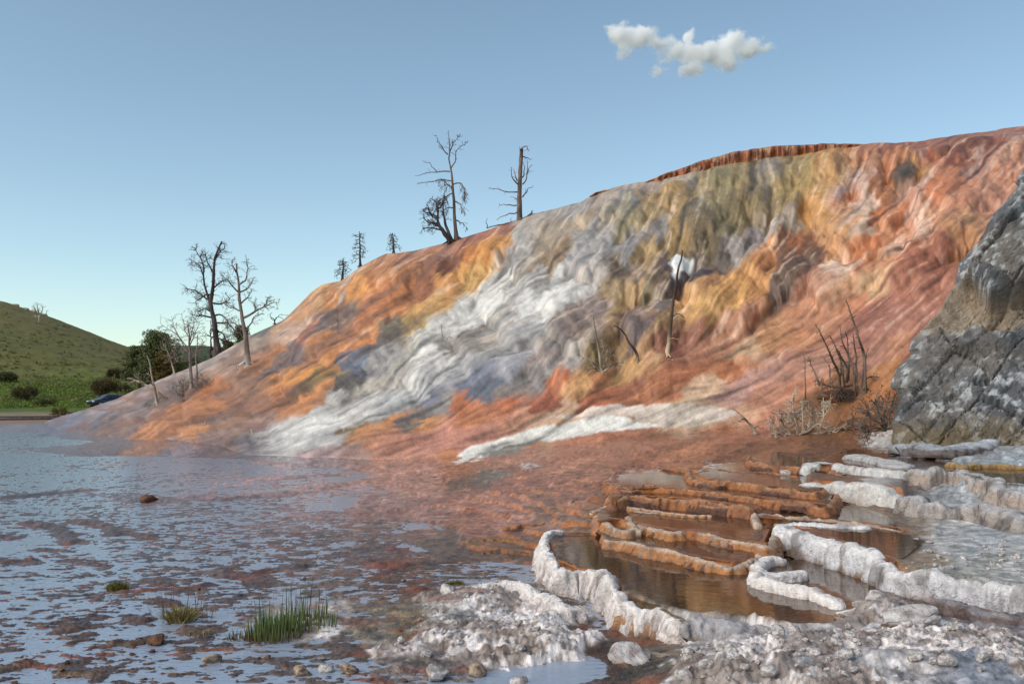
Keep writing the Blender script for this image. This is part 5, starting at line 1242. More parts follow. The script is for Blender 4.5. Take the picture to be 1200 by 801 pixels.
dead_tree('dead_brush', 'cluster of thorny upright dark dead stems on the brown knoll beside the grey cliff', ysurf(985, 470) - .3,
  [(1013,462),(1013,424),(1006,394),(997,367),(992,352)], .075,
  [([(1001,458),(1000,430),(989,404),(984,380)],{'r':.045,'twig':(24,.24,0,0,0)}),([(990,452),(986,425),(976,400)],{'r':.035,'twig':(18,.22,0,0,0)}),([(1009,455),(1012,430),(1018,408)],{'r':.03,'twig':(16,.22,0,0,0)}),([(984,452),(982,436),(970,409),(955,379)],{'r':.05,'twig':(34,.24,0,0,.0)}),([(992,448),(991,433),(979,406),(973,394)],{'r':.05,'twig':(16,.24,0,0,0)}),
   ([(994,446),(994,427),(994,400),(990,389.5)],{'r':.045,'twig':(18,.24,0,0,0)}),([(1003,448),(1003,424),(1000,391)],{'r':.045,'twig':(18,.24,0,0,0)}),
   ([(960,452),(956.4,439),(947,418)],{'r':.04,'twig':(14,.24,0,0,0)}),([(944,468),(943,440),(941,415)],{'r':.025,'twig':(5,.12,0,0,0)}),([(985,440),(986,420),(982,408)],{'r':.03,'twig':(10,.12,0,0,0)}),
   ([(975,448),(972,430),(966,418)],{'r':.03,'twig':(10,.12,0,0,0)}),([(1000,450),(985,455),(965,450),(958,445)],{'r':.04,'twig':(34,.5,1,.1,-.1)}),
   ([(1005,452),(1000,462),(985,464)],{'r':.04,'twig':(30,.5,1,.1,-.1)}),([(1013,445),(1024,440),(1034,444)],{'r':.025,'twig':(8,.3,1,0,0)}),([(980,452),(985,462),(1000,466)],{'r':.04,'twig':(30,.45,1,.1,-.1)})],
  [(128,112,102),(66,56,52)], twig=(44,.26,0,0,0), dyr=.5, cat='dead brush')
dead_tree('dead_brush', 'bleached white driftwood brush at the water edge below the thorny stems', ysurf(941, 508),
  [(941,508),(941,490),(940,469)], .05,
  [([(935,508),(931,485),(929,466)],{}),([(945,508),(955,500),(964,490),(965,466)],{}),([(945,509),(965,506),(976,505),(989,512)],{}),([(930,511),(912,500),(901,490)],{}),
   ([(930,511),(915,508),(903,510)],{}),([(938,508),(925,492),(918,480)],{}),([(940,508),(950,492),(955,482)],{}),([(936,510),(948,504),(958,496),(966,500)],{}),([(926,511),(918,496),(915,485)],{})],
  [(196,184,168),(132,116,104)], twig=(20,.7,1,0,.1), lr=1.0, dyr=.6, cat='dead brush')
dead_tree('dead_brush', 'dark grey spiky brush against the foot of the grey cliff', min(24.2, ysurf(1036, 503)),
  [(1036,502),(1036,485),(1040,470)], .05,
  [([(1036,502),(1022,488),(1015,475)],{}),([(1036,502),(1048,490),(1056,476)],{}),([(1036,502),(1015,498),(1000,490)],{}),([(1038,502),(1050,498),(1062,490)],{}),([(1036,502),(1028,478),(1026,466)],{}),
   ([(1034,503),(1018,506),(1004,500)],{}),([(1037,500),(1046,478),(1048,466)],{})], [(125,115,108),(78,70,66)], twig=(20,.8,1,0,.15), lr=.5, dyr=.7, cat='dead brush')
dead_tree('dead_brush', 'single dead branch lying at the red shore left of the white driftwood brush', ysurf(886, 509),
  [(886,508),(880,498),(868,486),(859,479)], .05, [([(882,502),(890,498)],{}),([(880,498),(884,506)],{}),([(872,490),(866,494)],{})], [(165,150,138),(95,80,72)], twig=(5,.35,0,0,0), lr=.6, cat='dead brush')
for (a, b, lb) in ((214, 462, 'grey leafless brush around the feet of the pale twiggy tree'), (235, 456, 'small grey leafless brush right of the pale twiggy tree')):
    dead_tree('dead_brush', lb, yhill(a, b + 4), [(a, b + 5), (a, b - 8), (a + 1, b - 18)], .04,
      [([(a, b + 4), (a - 8 + 3 * i, b - 5), (a - 12 + 4 * i, b - 16 + abs(i - 3) * 2)], {}) for i in range(7)], [(150,140,136),(105,96,94)], twig=(14,.6,1,0,.1), lr=.5, cat='dead brush')

# brown knoll that carries the thorny stems
def lump(name, label, cat, c, rad, mat, col, seed, amp=.3, freq=2.0, parent=None, kind=None, res=40):
    u = np.linspace(0, math.pi, res); v_ = np.linspace(0, 2 * math.pi, res * 2, endpoint=False)
    Uu, Vv = np.meshgrid(u, v_, indexing='ij')
    n = np.stack([np.sin(Uu) * np.cos(Vv), np.sin(Uu) * np.sin(Vv), np.cos(Uu)], -1)
    p = n * np.asarray(rad)
    d = fbm3(p * freq + seed * 3.1, seed, 5, .55) - .5
    p = p * (1 + amp * 2 * d)[..., None]
    cc = alb(col[0]) * np.ones(p.shape); k = sst(.4, .6, fbm3(p * freq * 1.7 + 5, seed + 3, 4))[..., None]
    cc = cc * (1 - k) + alb(col[1]) * k
    o = mesh_obj(name, p + np.asarray(c), grid_faces(res, res * 2, True), mat, parent, cc)
    return tag(o, label, cat, None, kind)
c = P(985, 466, ysurf(985, 468) + .2)
lump('earth_knoll', 'low dark brown root mound under the thorny dead stems', 'knoll', c, (.8, .6, .30), M['mound'], ((112, 70, 40), (74, 54, 40)), 5, .34, 2.2)
c = P(1020, 500, ysurf(1020, 502) + .2)
lump('earth_knoll', 'low orange brown earthy hump at the left foot of the grey cliff', 'knoll', c, (.9, .9, .30), M['mound'], ((128, 80, 44), (84, 60, 42)), 9, .34, 2.2)

# ------------------------------------------------------------------ living plants of the valley
def leaf_cloud(centres, radii, per, size, rng, flat=1.0):
    cs = []; 
    for c, r in zip(centres, radii):
        q = rng.normal(0, 1, (per, 3)); q /= np.linalg.norm(q, axis=1, keepdims=True)
        q *= (rng.random((per, 1)) ** .4) * np.asarray(r)
        cs.append(q + c)
    p = np.concatenate(cs); n = len(p)
    a = rng.normal(0, 1, (n, 3)); b = rng.normal(0, 1, (n, 3))
    a /= np.linalg.norm(a, axis=1, keepdims=True); b /= np.linalg.norm(b, axis=1, keepdims=True)
    s = size * rng.uniform(.6, 1.4, (n, 1))
    v_ = np.stack([p - a * s, p + a * s * .6 + b * s * .5, p + b * s], 1).reshape(-1, 3)
    return v_, np.arange(n * 3).reshape(-1, 3), np.repeat(rng.random(n), 3)
def bush(name, label, cat, c, rx, rz, cols, n=14, per=260, size=.12, seed=1, group=None):
    rng = np.random.default_rng(seed); c = np.asarray(c, float)
    e = empty(name, c); tag(e, label, cat, group)
    cs = []; rs = []
    for _ in range(n):
        a = rng.uniform(0, 6.28); r = rng.random() ** .5
        cs.append((math.cos(a) * r * rx * .75, math.sin(a) * r * rx * .75, rz * (.35 + .6 * rng.random() * (1 - r * .5)))); rs.append((rx * .36, rx * .36, rz * .3))
    v_, f, rv = leaf_cloud(cs, rs, per, size, rng)
    k = rv[:, None]; col = alb(cols[0]) * (1 - k) + alb(cols[1]) * k
    mesh_obj('foliage', v_, f, M['leaf'], e, col, False)
    s = Soup()
    for _ in range(6):
        a = rng.uniform(0, 6.28)
        s.tube(np.array([(0, 0, -.2), (math.cos(a) * rx * .2, math.sin(a) * rx * .2, rz * .3), (math.cos(a) * rx * .5, math.sin(a) * rx * .5, rz * .7)]), .06, .02, 5)
    s.obj('stem', M['wood'], e, np.broadcast_to(alb((80, 62, 50)), (sum(len(x) for x in s.v), 3)))
    return e
def vbase(px, py): return valley_at(px, py)
bush('shrub', 'round dark reddish green shrub alone in the bright meadow at the left', 'shrub', vbase(33, 471), 1.9, 2.3, ((62,66,36),(88,70,46)), 20, 320, .13, 2)
bush('shrub', 'dark shrub at the left edge of the photo above the round one', 'shrub', vbase(8, 449), 2.6, 2.2, ((54,66,36),(76,76,44)), 18, 300, .16, 3)
bush('shrub', 'dark round shrub above the car, left of its taller twin', 'shrub', vbase(136, 446), 1.6, 2.4, ((56,62,34),(84,70,44)), 16, 300, .14, 4)
bush('shrub', 'taller dark shrub right of its twin below the juniper', 'shrub', vbase(151, 447), 1.6, 2.9, ((52,58,34),(74,64,40)), 16, 300, .14, 5)
bush('shrub', 'broad brown green shrub directly behind the car', 'shrub', vbase(124, 468), 2.3, 3.2, ((70,66,38),(92,74,46)), 20, 320, .14, 6)
bush('shrub', 'upright yellow green shrub beside the boardwalk end', 'shrub', vbase(74, 489), .75, 1.25, ((86,88,36),(112,104,46)), 12, 260, .06, 7)
bush('shrub', 'low olive shrub trailing right of the upright yellow green one', 'shrub', vbase(90, 487), 1.0, .5, ((80,78,36),(100,92,44)), 10, 240, .06, 8)
bush('shrub', 'low dark green shrub between the meadow and the sandy track', 'shrub', vbase(56, 476), 1.6, 1.0, ((64,72,34),(84,84,40)), 12, 260, .10, 9)
bush('shrub', 'brownish shrub on the meadow right of the car', 'shrub', vbase(146, 462), 1.8, 1.8, ((76,70,44),(98,82,54)), 14, 260, .12, 10)
# the juniper
def juniper(label, c, h, wd, seed, cols=((62, 74, 44), (96, 102, 62)), size=.16, per=230):
    rng = np.random.default_rng(seed)
    e = empty('juniper_tree', c); tag(e, label, 'tree')
    s = Soup(); s.tube(np.array([(0, 0, -.3), (.1, 0, h * .3), (-.1, .1, h * .7), (0, 0, h * .92)]), .22, .04, 7)
    cs = []; rs = []
    for i in range(26):
        t = .16 + .8 * (i / 26); a = i * 2.4 + rng.uniform(-.4, .4)
        r = wd * (1 - t * .62) * rng.uniform(.45, 1.0)
        c2 = np.array([math.cos(a) * r, math.sin(a) * r, h * t])
        s.tube(np.array([(0, 0, h * t - .4), c2 * .6 + np.array([0, 0, h * t * .4 - .1]), c2]), .06, .015, 5)
        cs.append(c2); rs.append((wd * .34, wd * .34, h * .075))
        cs.append(c2 * np.array([.55, .55, 1])); rs.append((wd * .28, wd * .28, h * .06))
    s.obj('trunk', M['wood'], e, np.broadcast_to(alb((84, 66, 54)), (sum(len(x) for x in s.v), 3)))
    v_, f, rv = leaf_cloud(cs, rs, per, size, rng)
    k = rv[:, None]; mesh_obj('crown', v_, f, M['leaf'], e, alb(cols[0]) * (1 - k) + alb(cols[1]) * k, False)
c = P(184, 452, 90.0); juniper('broad dark green juniper behind the pale twiggy dead tree', (c[0], c[1], c[2] - .6), 6.0, 2.7, 3)
c = P(163, 446, 96.0); juniper('smaller dark juniper leaning out left of the broad one', (c[0], c[1], c[2] - .6), 4.2, 2.0, 4)
c = P(193, 452, 88.0); juniper('rusty olive young juniper in front of the broad one at its right', (c[0], c[1], c[2] - .4), 3.6, 1.3, 5, ((84, 78, 40), (104, 86, 48)))
c = P(210, 438, 130.0); juniper('dark conifer top showing between the dead trees at the left', (c[0], c[1], c[2] - 4), 6.0, 2.6, 6)
c = P(268, 420, 130.0); juniper('small dark conifer seen behind the tallest dead tree', (c[0], c[1], c[2] - 2), 4.5, 1.4, 8)
c = P(284, 412, 120.0); juniper('faint bluish conifer top seen left of the forked grey tree', (c[0], c[1], c[2] - 3), 6.5, 1.6, 9)
# far wood behind the mound: nobody could count it
rng = np.random.default_rng(40)
cs = []; rs = []
for i in range(420):
    x = rng.uniform(-250, -20); y = rng.uniform(330, 400)
    a = (x / y) * F + 600
    zt = HC + ray(a, 431 - 8 * rng.random())[1] * y
    cs.append((x, y, zt - 2)); rs.append((3.2, 3.2, 4.5))
v_, f, rv = leaf_cloud(cs, rs, 110, .9, rng)
k = rv[:, None]
o = mesh_obj('forest', v_, f, M['leaf'], None, alb((48, 58, 38)) * (1 - k) + alb((78, 84, 52)) * k, False)
tag(o, 'low dark wood on the slope behind the mound', 'forest', kind='stuff')
# sagebrush on the hillside
cs = []; rs = []
for i in range(1500):
    px = rng.uniform(-250, 215); u = rng.random() ** 1.5
    top_ = np.interp(px, HSX, HSY); py = 474 - (474 - top_) * u * .97
    p = valley_at(px, py); r = rng.uniform(.25, .9) * (1.3 if u < .35 else .8)
    cs.append(p + np.array([0, 0, r * .3])); rs.append((r * 1.2, r * 1.2, r * .7))
v_, f, rv = leaf_cloud(cs, rs, 42, .20, rng)
k = rv[:, None]
o = mesh_obj('sagebrush', v_, f, M['leaf'], None, alb((92, 96, 58)) * (1 - k) + alb((118, 114, 72)) * k, False)
tag(o, 'scattered sagebrush covering the green hillside', 'sagebrush', kind='stuff')
# meadow grass
cs = []; rs = []
for i in range(2400):
    px = rng.uniform(-200, 200); py = rng.uniform(446, 478); p = valley_at(px, py)
    cs.append(p + np.array([0, 0, .15])); rs.append((1.0, 1.0, .25))
v_, f, rv = leaf_cloud(cs, rs, 40, .16, rng)
k = rv[:, None]
o = mesh_obj('grass', v_, f, M['leaf'], None, alb((74, 98, 34)) * (1 - k) + alb((118, 136, 58)) * k, False)
tag(o, 'bright green meadow grass at the foot of the hillside', 'grass', kind='stuff')
# pale tree and outcrop near the crest of the hill
p = valley_at(46, 379)
dead_tree('dead_tree', 'small pale dead tree near the crest of the green hillside', p[1], [(46,380),(46,370),(45,363)], .35,
  [([(46,368),(41,363),(40,358)],{}),([(46,368),(50,363),(51,358)],{}),([(45,366),(44,360),(45,355)],{}),([(46,371),(53,368),(55,364)],{}),([(46,371),(38,369)],{})], PALE, twig=(9,2.0,1,0,.1), lr=.5, dyr=2)
for i, (a, b, w_) in enumerate([(17,357,7),(27,361,9),(37,364,8),(49,368,9)]):
    p = P(a, b + 1.5, 309.0)
    lump('pale_boulder', ['leftmost pale boulder on the crest of the green hillside', 'second pale boulder from the left on the hill crest', 'third pale boulder on the hill crest, just left of the small dead tree', 'rightmost pale boulder on the hill crest behind the small dead tree'][i],
         'boulder', p, (w_ * .22, 1.0, .75), M['rock'], ((176,160,146),(140,124,112)), 50 + i, .35, 1.0, res=18)

# ------------------------------------------------------------------ boardwalk, car
def box(s, c, d, rz=0.0):
    x, y, z = [q / 2 for q in d]
    v_ = np.array([(-x,-y,-z),(x,-y,-z),(x,y,-z),(-x,y,-z),(-x,-y,z),(x,-y,z),(x,y,z),(-x,y,z)])
    cr, sr = math.cos(rz), math.sin(rz)
    v_ = np.stack([v_[:, 0] * cr - v_[:, 1] * sr, v_[:, 0] * sr + v_[:, 1] * cr, v_[:, 2]], -1) + np.asarray(c)
    s.add(v_, np.array([(0,3,2,1),(4,5,6,7),(0,1,5,4),(1,2,6,5),(2,3,7,6),(3,0,4,7)]))
A_ = P(-180, 491.5, 82.0); B_ = P(70, 489, 88.0); C2 = P(118, 481, 104.0)
e = empty('boardwalk', A_); tag(e, 'long low weathered timber boardwalk crossing the sand at the left edge', 'boardwalk')
s = Soup(); s2 = Soup(); s3 = Soup()
for a, b in ((A_, B_), (B_, C2)):
    L = np.linalg.norm(b - a); dr = (b - a) / L; az = math.atan2(dr[1], dr[0]); n = int(L / .24)
    for i in range(n):
        p = a + dr * (i + .5) * L / n; box(s, p - A_ + np.array([0, 0, .02 * TR.random()]), (.22, 1.9, .05), az)
    sd_ = np.array([-dr[1], dr[0], 0])
    for sg in (-1, 1):
        m = (a + b) / 2 + sd_ * sg * .92; box(s2, m - A_ + np.array([0, 0, .12]), (L, .10, .10), az); box(s2, m - A_ - np.array([0, 0, .14]), (L, .08, .22), az)
    for i in range(int(L / 2.4) + 1):
        for sg in (-1, 1):
            p = a + dr * i * 2.4 + sd_ * sg * .8; box(s3, p - A_ - np.array([0, 0, .45]), (.12, .12, .8), az)
for nm, ss, cc in (('deck_board', s, (150,138,132)), ('kerb_rail', s2, (112,98,92)), ('support_post', s3, (84,70,62))):
    o = ss.obj(nm, M['plank'], e, np.broadcast_to(alb(cc), (sum(len(x) for x in ss.v), 3)))
    if nm != 'kerb_rail': o['kind'] = 'stuff'
def car(c, rz):
    e = empty('parked_car', c, rz); tag(e, 'dark blue car parked behind the mound edge below the green hill', 'car')
    pm = bpy.data.materials.new('car_paint'); pm.use_nodes = True
    b = pm.node_tree.nodes['Principled BSDF']; b.inputs['Base Color'].default_value = (.022, .028, .045, 1); b.inputs['Roughness'].default_value = .3; b.inputs['Metallic'].default_value = .3; b.inputs['Coat Weight'].default_value = .5
    nz = pm.node_tree.nodes.new('ShaderNodeTexNoise'); nz.inputs['Scale'].default_value = 3; bm = pm.node_tree.nodes.new('ShaderNodeBump'); bm.inputs['Strength'].default_value = .03
    pm.node_tree.links.new(nz.outputs[0], bm.inputs['Height']); pm.node_tree.links.new(bm.outputs[0], b.inputs['Normal'])
    gm = material('car_glass', .08, .8, False, (.02, .025, .03), (), .05)
    tm = material('tyre_rubber', .8, .2, False, (.02, .02, .02), (), .1)
    rmt = material('wheel_rim', .35, .6, False, (.35, .35, .37), (), .1)
    lm = material('lamp_glass', .15, .8, False, (.6, .6, .62), (), .1)
    # body: cross-sections along x (length 4.5), nose at +x
    xs = [-2.25,-2.15,-1.7,-1.1,-.4,.4,1.0,1.5,1.95,2.2,2.27]
    zt = [.62,.88,.95,.96,.95,.94,.92,.86,.76,.62,.5]
    zb = [.42,.3,.24,.22,.22,.22,.22,.22,.24,.3,.38]; hw = [.62,.78,.86,.89,.9,.9,.89,.87,.82,.72,.6]
    V_ = []
    for x, a, b2, h in zip(xs, zt, zb, hw):
        m = (a + b2) / 2
        V_.append([(x, -h * .86, b2), (x, -h, b2 + .12), (x, -h, m + .08), (x, -h * .94, a - .03), (x, -h * .6, a + .02), (x, 0, a + .04), (x, h * .6, a + .02), (x, h * .94, a - .03), (x, h, m + .08), (x, h, b2 + .12), (x, h * .86, b2)])
    V_ = np.array(V_); f = [tuple(q) for q in grid_faces(11, 11, True)] + [tuple(range(11)), tuple(110 + i for i in range(11))[::-1]]
    mesh_obj('body', V_, f, pm, e)
    xs = [-1.75,-1.2,-.5,.3,1.15]; zt = [.97,1.36,1.45,1.42,.93]; hb = [.74,.78,.8,.8,.76]; ht = [.7,.6,.6,.58,.7]
    V_ = np.array([[(x, -b2, .92), (x, -b2 * .97, .95), (x, -t_, z - .04), (x, -t_ * .7, z), (x, 0, z + .02), (x, t_ * .7, z), (x, t_, z - .04), (x, b2 * .97, .95), (x, b2, .92)] for x, z, b2, t_ in zip(xs, zt, hb, ht)])
    mesh_obj('roof', V_, [tuple(q) for q in grid_faces(5, 9)], pm, e)
    def pane(pts, nm='window'):
        pts = np.array(pts, float); mesh_obj(nm, pts, [tuple(range(len(pts)))], gm, e, smooth=False)
    pane([(1.10, -.66, .97), (1.10, .66, .97), (.42, .52, 1.40), (.42, -.52, 1.40)], 'windscreen')
    for sg in (-1, 1):
        pane([(.85, sg * .80, 1.0), (.15, sg * .825, 1.0), (.15, sg * .655, 1.36), (.35, sg * .65, 1.36)])
        pane([(.05, sg * .825, 1.0), (-.95, sg * .825, 1.0), (-.85, sg * .66, 1.34), (.05, sg * .655, 1.38)])
        hl = Soup(); box(hl, (2.08, sg * .6, .66), (.26, .3, .14)); hl.obj('headlight', lm, e)
        mr_ = Soup(); box(mr_, (.75, sg * .98, 1.02), (.16, .16, .12)); mr_.obj('mirror', pm, e)
        for x in (-1.4, 1.42):
            a = np.linspace(0, 2 * math.pi, 20, endpoint=False)
            def ring(prof): return np.array([[(x + r * math.cos(t), sg * y, .33 + r * math.sin(t)) for t in a] for r, y in prof])
            w1 = mesh_obj('wheel', ring([(.2, .72), (.33, .74), (.335, .78), (.335, .88), (.32, .92), (.22, .93)]), grid_faces(6, 20, True), tm, e)
            mesh_obj('rim', ring([(.22, .925), (.18, .90), (.05, .91), (.001, .92)]), grid_faces(4, 20, True), rmt, w1)
    g = Soup(); box(g, (2.24, 0, .52), (.06, .9, .16)); g.obj('grille', tm, e)
c = P(127, 476.5, 108.0); car(c, R(-128))

# ------------------------------------------------------------------ foreground plants
def clump(name, label, cat, px, py, n, rx, ry, h, cols, seed, bw=.006, lean=.25, curve=.15, z=None):
    rng = np.random.default_rng(seed); c = G(px, py, 0.01); e = empty(name, c); tag(e, label, cat)
    a = rng.uniform(0, 6.28, n); r = rng.random(n) ** .6
    bx_ = np.cos(a) * r * rx; by_ = np.sin(a) * r * ry
    H = h * rng.uniform(.35, 1.0, n) * (1 - .35 * r)
    la = rng.uniform(0, 6.28, n); ll = rng.random(n) * lean
    dx = bx_ / rx * lean * .6 + np.cos(la) * ll; dy = by_ / ry * lean * .6 + np.sin(la) * ll
    t = np.array([0, .35, .7, 1.0]); wt = np.array([1, .9, .6, .05])
    X_ = bx_[:, None] + dx[:, None] * H[:, None] * (t + curve * t * t); Y_ = by_[:, None] + dy[:, None] * H[:, None] * (t + curve * t * t)
    Z_ = H[:, None] * t * (1 - .25 * (dx[:, None] ** 2 + dy[:, None] ** 2) * t) - .02
    ang = rng.uniform(0, 3.14, n); wx_ = np.cos(ang)[:, None] * bw * wt; wy_ = np.sin(ang)[:, None] * bw * wt
    Lf = np.stack([X_ - wx_, Y_ - wy_, Z_], -1); Rt = np.stack([X_ + wx_, Y_ + wy_, Z_], -1)
    v_ = np.stack([Lf, Rt], 2).reshape(n, 8, 3)
    f = (np.arange(n)[:, None, None] * 8 + np.array([(0,1,3,2),(2,3,5,4),(4,5,7,6)])[None]).reshape(-1, 4)
    k = rng.random(n)[:, None, None]; tt = np.repeat(t, 2)[None, :, None]
    bot = alb(cols[0]); top_ = alb(cols[1]) * (1 - k) + alb(cols[2]) * k
    q = sst(.0, .45, tt); cc = bot * (1 - q) + top_ * q
    mesh_obj('blade', v_, f, M['blade'], e, np.broadcast_to(cc, (n, 8, 3)), False)['kind'] = 'stuff'
    return e
clump('rush_clump', 'dense green clump of upright rushes in the wet flats beside the white crust', 'rushes', 322, 745, 340, .27, .28, .37, ((110,66,44),(70,90,50),(104,116,66)), 1, .006, .12)
clump('rush_clump', 'right arm of the green rushes spreading behind the white crust', 'rushes', 358, 735, 230, .32, .28, .32, ((104,68,44),(72,92,52),(104,114,66)), 2, .006, .14)
clump('rush_clump', 'sparse tall rush stalks standing up out of the green clump', 'rushes', 345, 728, 60, .42, .3, .62, ((80,66,40),(62,78,46),(90,98,58)), 12, .006, .10)
clump('grass_tuft', 'straw coloured grass tuft with a green centre left of the rushes', 'grass tuft', 212, 726, 420, .13, .13, .24, ((150,128,92),(150,130,88),(92,94,50)), 3, .006, .75, .6)
clump('grass_tuft', 'tall thin dead stalks rising from the straw coloured tuft', 'grass stalks', 214, 722, 34, .34, .2, .62, ((92,72,66),(84,66,64),(110,90,80)), 4, .004, .22)
clump('grass_tuft', 'small round moss green tuft alone in the film of water at the left', 'grass tuft', 138, 690, 420, .12, .12, .15, ((84,60,34),(84,84,34),(104,98,44)), 5, .006, .5)
clump('grass_tuft', 'yellow green moss tuft on the left end of the crust mound', 'grass tuft', 482, 745, 320, .14, .08, .07, ((96,88,44),(116,112,52),(136,128,66)), 6, .006, .6)
clump('grass_tuft', 'short green brown tuft between the puddles left of the crust', 'grass tuft', 428, 738, 240, .12, .08, .08, ((90,74,48),(96,92,50),(116,106,60)), 7, .006, .6)
clump('grass_tuft', 'olive tuft near the brown ledges above the crust mound', 'grass tuft', 534, 684, 240, .12, .1, .10, ((84,62,38),(92,86,44),(110,98,54)), 8, .006, .6)
clump('grass_tuft', 'low straw tuft in the mud right of the straw coloured one', 'grass tuft', 236, 742, 200, .18, .1, .07, ((130,106,78),(140,120,86),(110,96,60)), 9, .006, .7)
clump('grass_tuft', 'wispy reddish stalks at the waterline left of the rushes', 'grass stalks', 290, 748, 120, .2, .12, .16, ((92,58,40),(72,74,42),(96,84,54)), 10, .005, .4)

# ------------------------------------------------------------------ loose stones and white rubble
def chunk_mesh(seed, cols, nod=.35, flat=.7):
    import bmesh
    bm = bmesh.new(); bmesh.ops.create_icosphere(bm, subdivisions=3, radius=1.0)
    v_ = np.array([q.co[:] for q in bm.verts]); f = [tuple(x.index for x in q.verts) for q in bm.faces]; bm.free()
    rng = np.random.default_rng(seed)
    d1, d2, bv, br = worley3(v_ * 1.1 + seed * 5.3, seed)
    for _ in range(7):                                     # planar breaks
        n = rng.normal(0, 1, 3); n /= np.linalg.norm(n); h = rng.uniform(.55, .85); q = v_ @ n; m = q > h
        v_[m] -= np.outer(q[m] - h, n)
    d = fbm3(v_ * 2.2 + seed * 7.7, seed, 4, .6) - .5
    v_ = v_ * (1 + nod * 1.6 * d)[:, None]; v_[:, 2] *= flat
    me = bpy.data.meshes.new('stone'); me.from_pydata(v_.tolist(), [], f)
    me.polygons.foreach_set('use_smooth', np.ones(len(f), bool))
    k = sst(.42, .6, fbm3(v_ * 3 + 3, seed + 2, 4, .6))[:, None]; c = alb(cols[0]) * (1 - k) + alb(cols[1]) * k
    at = me.attributes.new('Col', 'FLOAT_COLOR', 'POINT'); cc = np.ones((len(v_), 4), np.float32); cc[:, :3] = c; at.data.foreach_set('color', cc.ravel())
    me.materials.append(M['crust']); return me
WCH = [chunk_mesh(i, ((206, 202, 204), (150, 140, 138)), .38) for i in range(6)]
BCH = [chunk_mesh(20 + i, ((118, 84, 66), (86, 62, 52)), .3, .5) for i in range(5)]
TCH = [chunk_mesh(40 + i, ((176, 156, 140), (120, 98, 84)), .35, .6) for i in range(4)]
def place(px, py, zg, r, meshes, name, label, cat, group=None, sq=(1, 1, 1)):
    g = G(px, py, zg); z = ground_at(g[0], g[1])
    o = bpy.data.objects.new(name, meshes[int(TR.integers(len(meshes)))]); COL.objects.link(o)
    o.location = (g[0], g[1], z + r * .30); o.rotation_euler = (TR.uniform(-.4, .4), TR.uniform(-.4, .4), TR.uniform(0, 6.28))
    o.scale = (r * sq[0] * TR.uniform(.85, 1.2), r * sq[1] * TR.uniform(.8, 1.1), r * sq[2] * TR.uniform(.8, 1.15))
    return tag(o, label, cat, group)
SPEC = [(1026,702,.36,.17,WCH,'large pale broken travertine block leaning below the longest wall'),(1008,707,.36,.09,WCH,'pale block fragment touching the left side of the large broken block'),
 (1062,735,.38,.18,WCH,'angular white slab lying below the large broken block'),(1086,716,.40,.10,WCH,'smooth white curved chunk under the longest wall'),
 (1048,742,.36,.08,TCH,'grey brown stone in front of the angular white slab'),(990,783,.38,.09,WCH,'rounded white stone beside the brown one in the near rubble'),
 (985,718,.33,.07,TCH,'tan stone at the right end of the free standing fluted wall'),
 (965,716,.33,.05,TCH,'small tan stone beside the end of the fluted wall'),(800,600,.66,.06,WCH,None),(920,548,.92,.11,WCH,'little white knob standing in the topmost shallow pool'),
 (742,777,.0,.17,WCH,'flat white crust island in the brown puddle at the bottom'),(606,797,.0,.12,WCH,'white lump in the bottom pool right under the crust mound'),
 (557,790,.0,.10,TCH,'pale grey pillar like stone at the bottom left of the dark pool'),(513,796,.0,.10,WCH,'white stone at the bottom edge left of the dark pool'),
 (382,786,.0,.08,WCH,'white rounded stone near the bottom edge under the rushes'),(355,790,.0,.08,TCH,'tan stone at the bottom edge left of the white rounded one'),
 (408,788,.0,.08,TCH,'brownish stone right of the white rounded one at the bottom edge'),(175,588,.0,.22,BCH,'dark red brown rock alone in the far film of water'),
 (500,775,.0,.05,WCH,'small white pebble left of the crust mound'),(668,742,.0,.04,WCH,'tiny white pebble in the small brown pool between the crusts'),
 (1092,744,.36,.07,WCH,'white lump right of the angular slab'),(880,668,.36,.05,WCH,None),(525,694,.10,.11,WCH,'knobbly white head at the top left of the crust mound'),
 (183,754,.0,.10,BCH,'rusty brown stone in the near film of water'),(249,775,.0,.09,TCH,'pale brown stone at the bottom left of the rushes')]
for a, b, z, r, ms_, lb in SPEC:
    if lb: place(a, b, z, r, ms_, 'stone', lb, 'stone', sq=(1.5, 1, .5) if 'flat' in lb or 'slab' in lb else (1, 1, 1.3 if 'pillar' in lb else 1))
def inpoly(px, py, poly): return inside(poly, np.array([float(px)]), np.array([float(py)]))[0]
PB = [(800,735),(930,742),(1000,715),(1060,700),(1100,735),(1200,755),(1200,800),(790,800)]
PA = [(500,695),(620,680),(690,715),(670,735),(690,750),(650,768),(500,765),(450,748)]
cnt = 0
while cnt < 210:
    a, b = TR.uniform(790, 1200), TR.uniform(695, 801)
    if not inpoly(a, b, PB): continue
    place(a, b, .36, .018 + .055 * TR.random() ** 3, WCH, 'rubble_stone', 'small white or greyish stone lying among many like it on the right crust rubble', 'stone', 'white stones on the right crust rubble'); cnt += 1
cnt = 0
while cnt < 90:
    a, b = TR.uniform(440, 700), TR.uniform(675, 770)
    if not inpoly(a, b, PA): continue
    place(a, b, .08, .016 + .04 * TR.random() ** 2.5, WCH, 'rubble_stone', 'small white stone lying among many like it on the left crust mound', 'stone', 'white stones on the left crust mound'); cnt += 1
for i in range(70):
    a = TR.uniform(-20, 480); b = 801 - 130 * TR.random() ** 2.2
    place(a, b, 0, .010 + .030 * TR.random() ** 3, BCH, 'pebble', 'small brown pebble poking out of the near film of water', 'pebble', 'brown pebbles in the near flats')
for i in range(60):
    a = TR.uniform(1060, 1200); b = TR.uniform(628, 672)
    place(a, b, .55, .015 + .03 * TR.random() ** 2, WCH, 'rubble_stone', 'small white stone on the flat terrace behind the longest wall', 'stone', 'white stones on the terrace behind the longest wall')
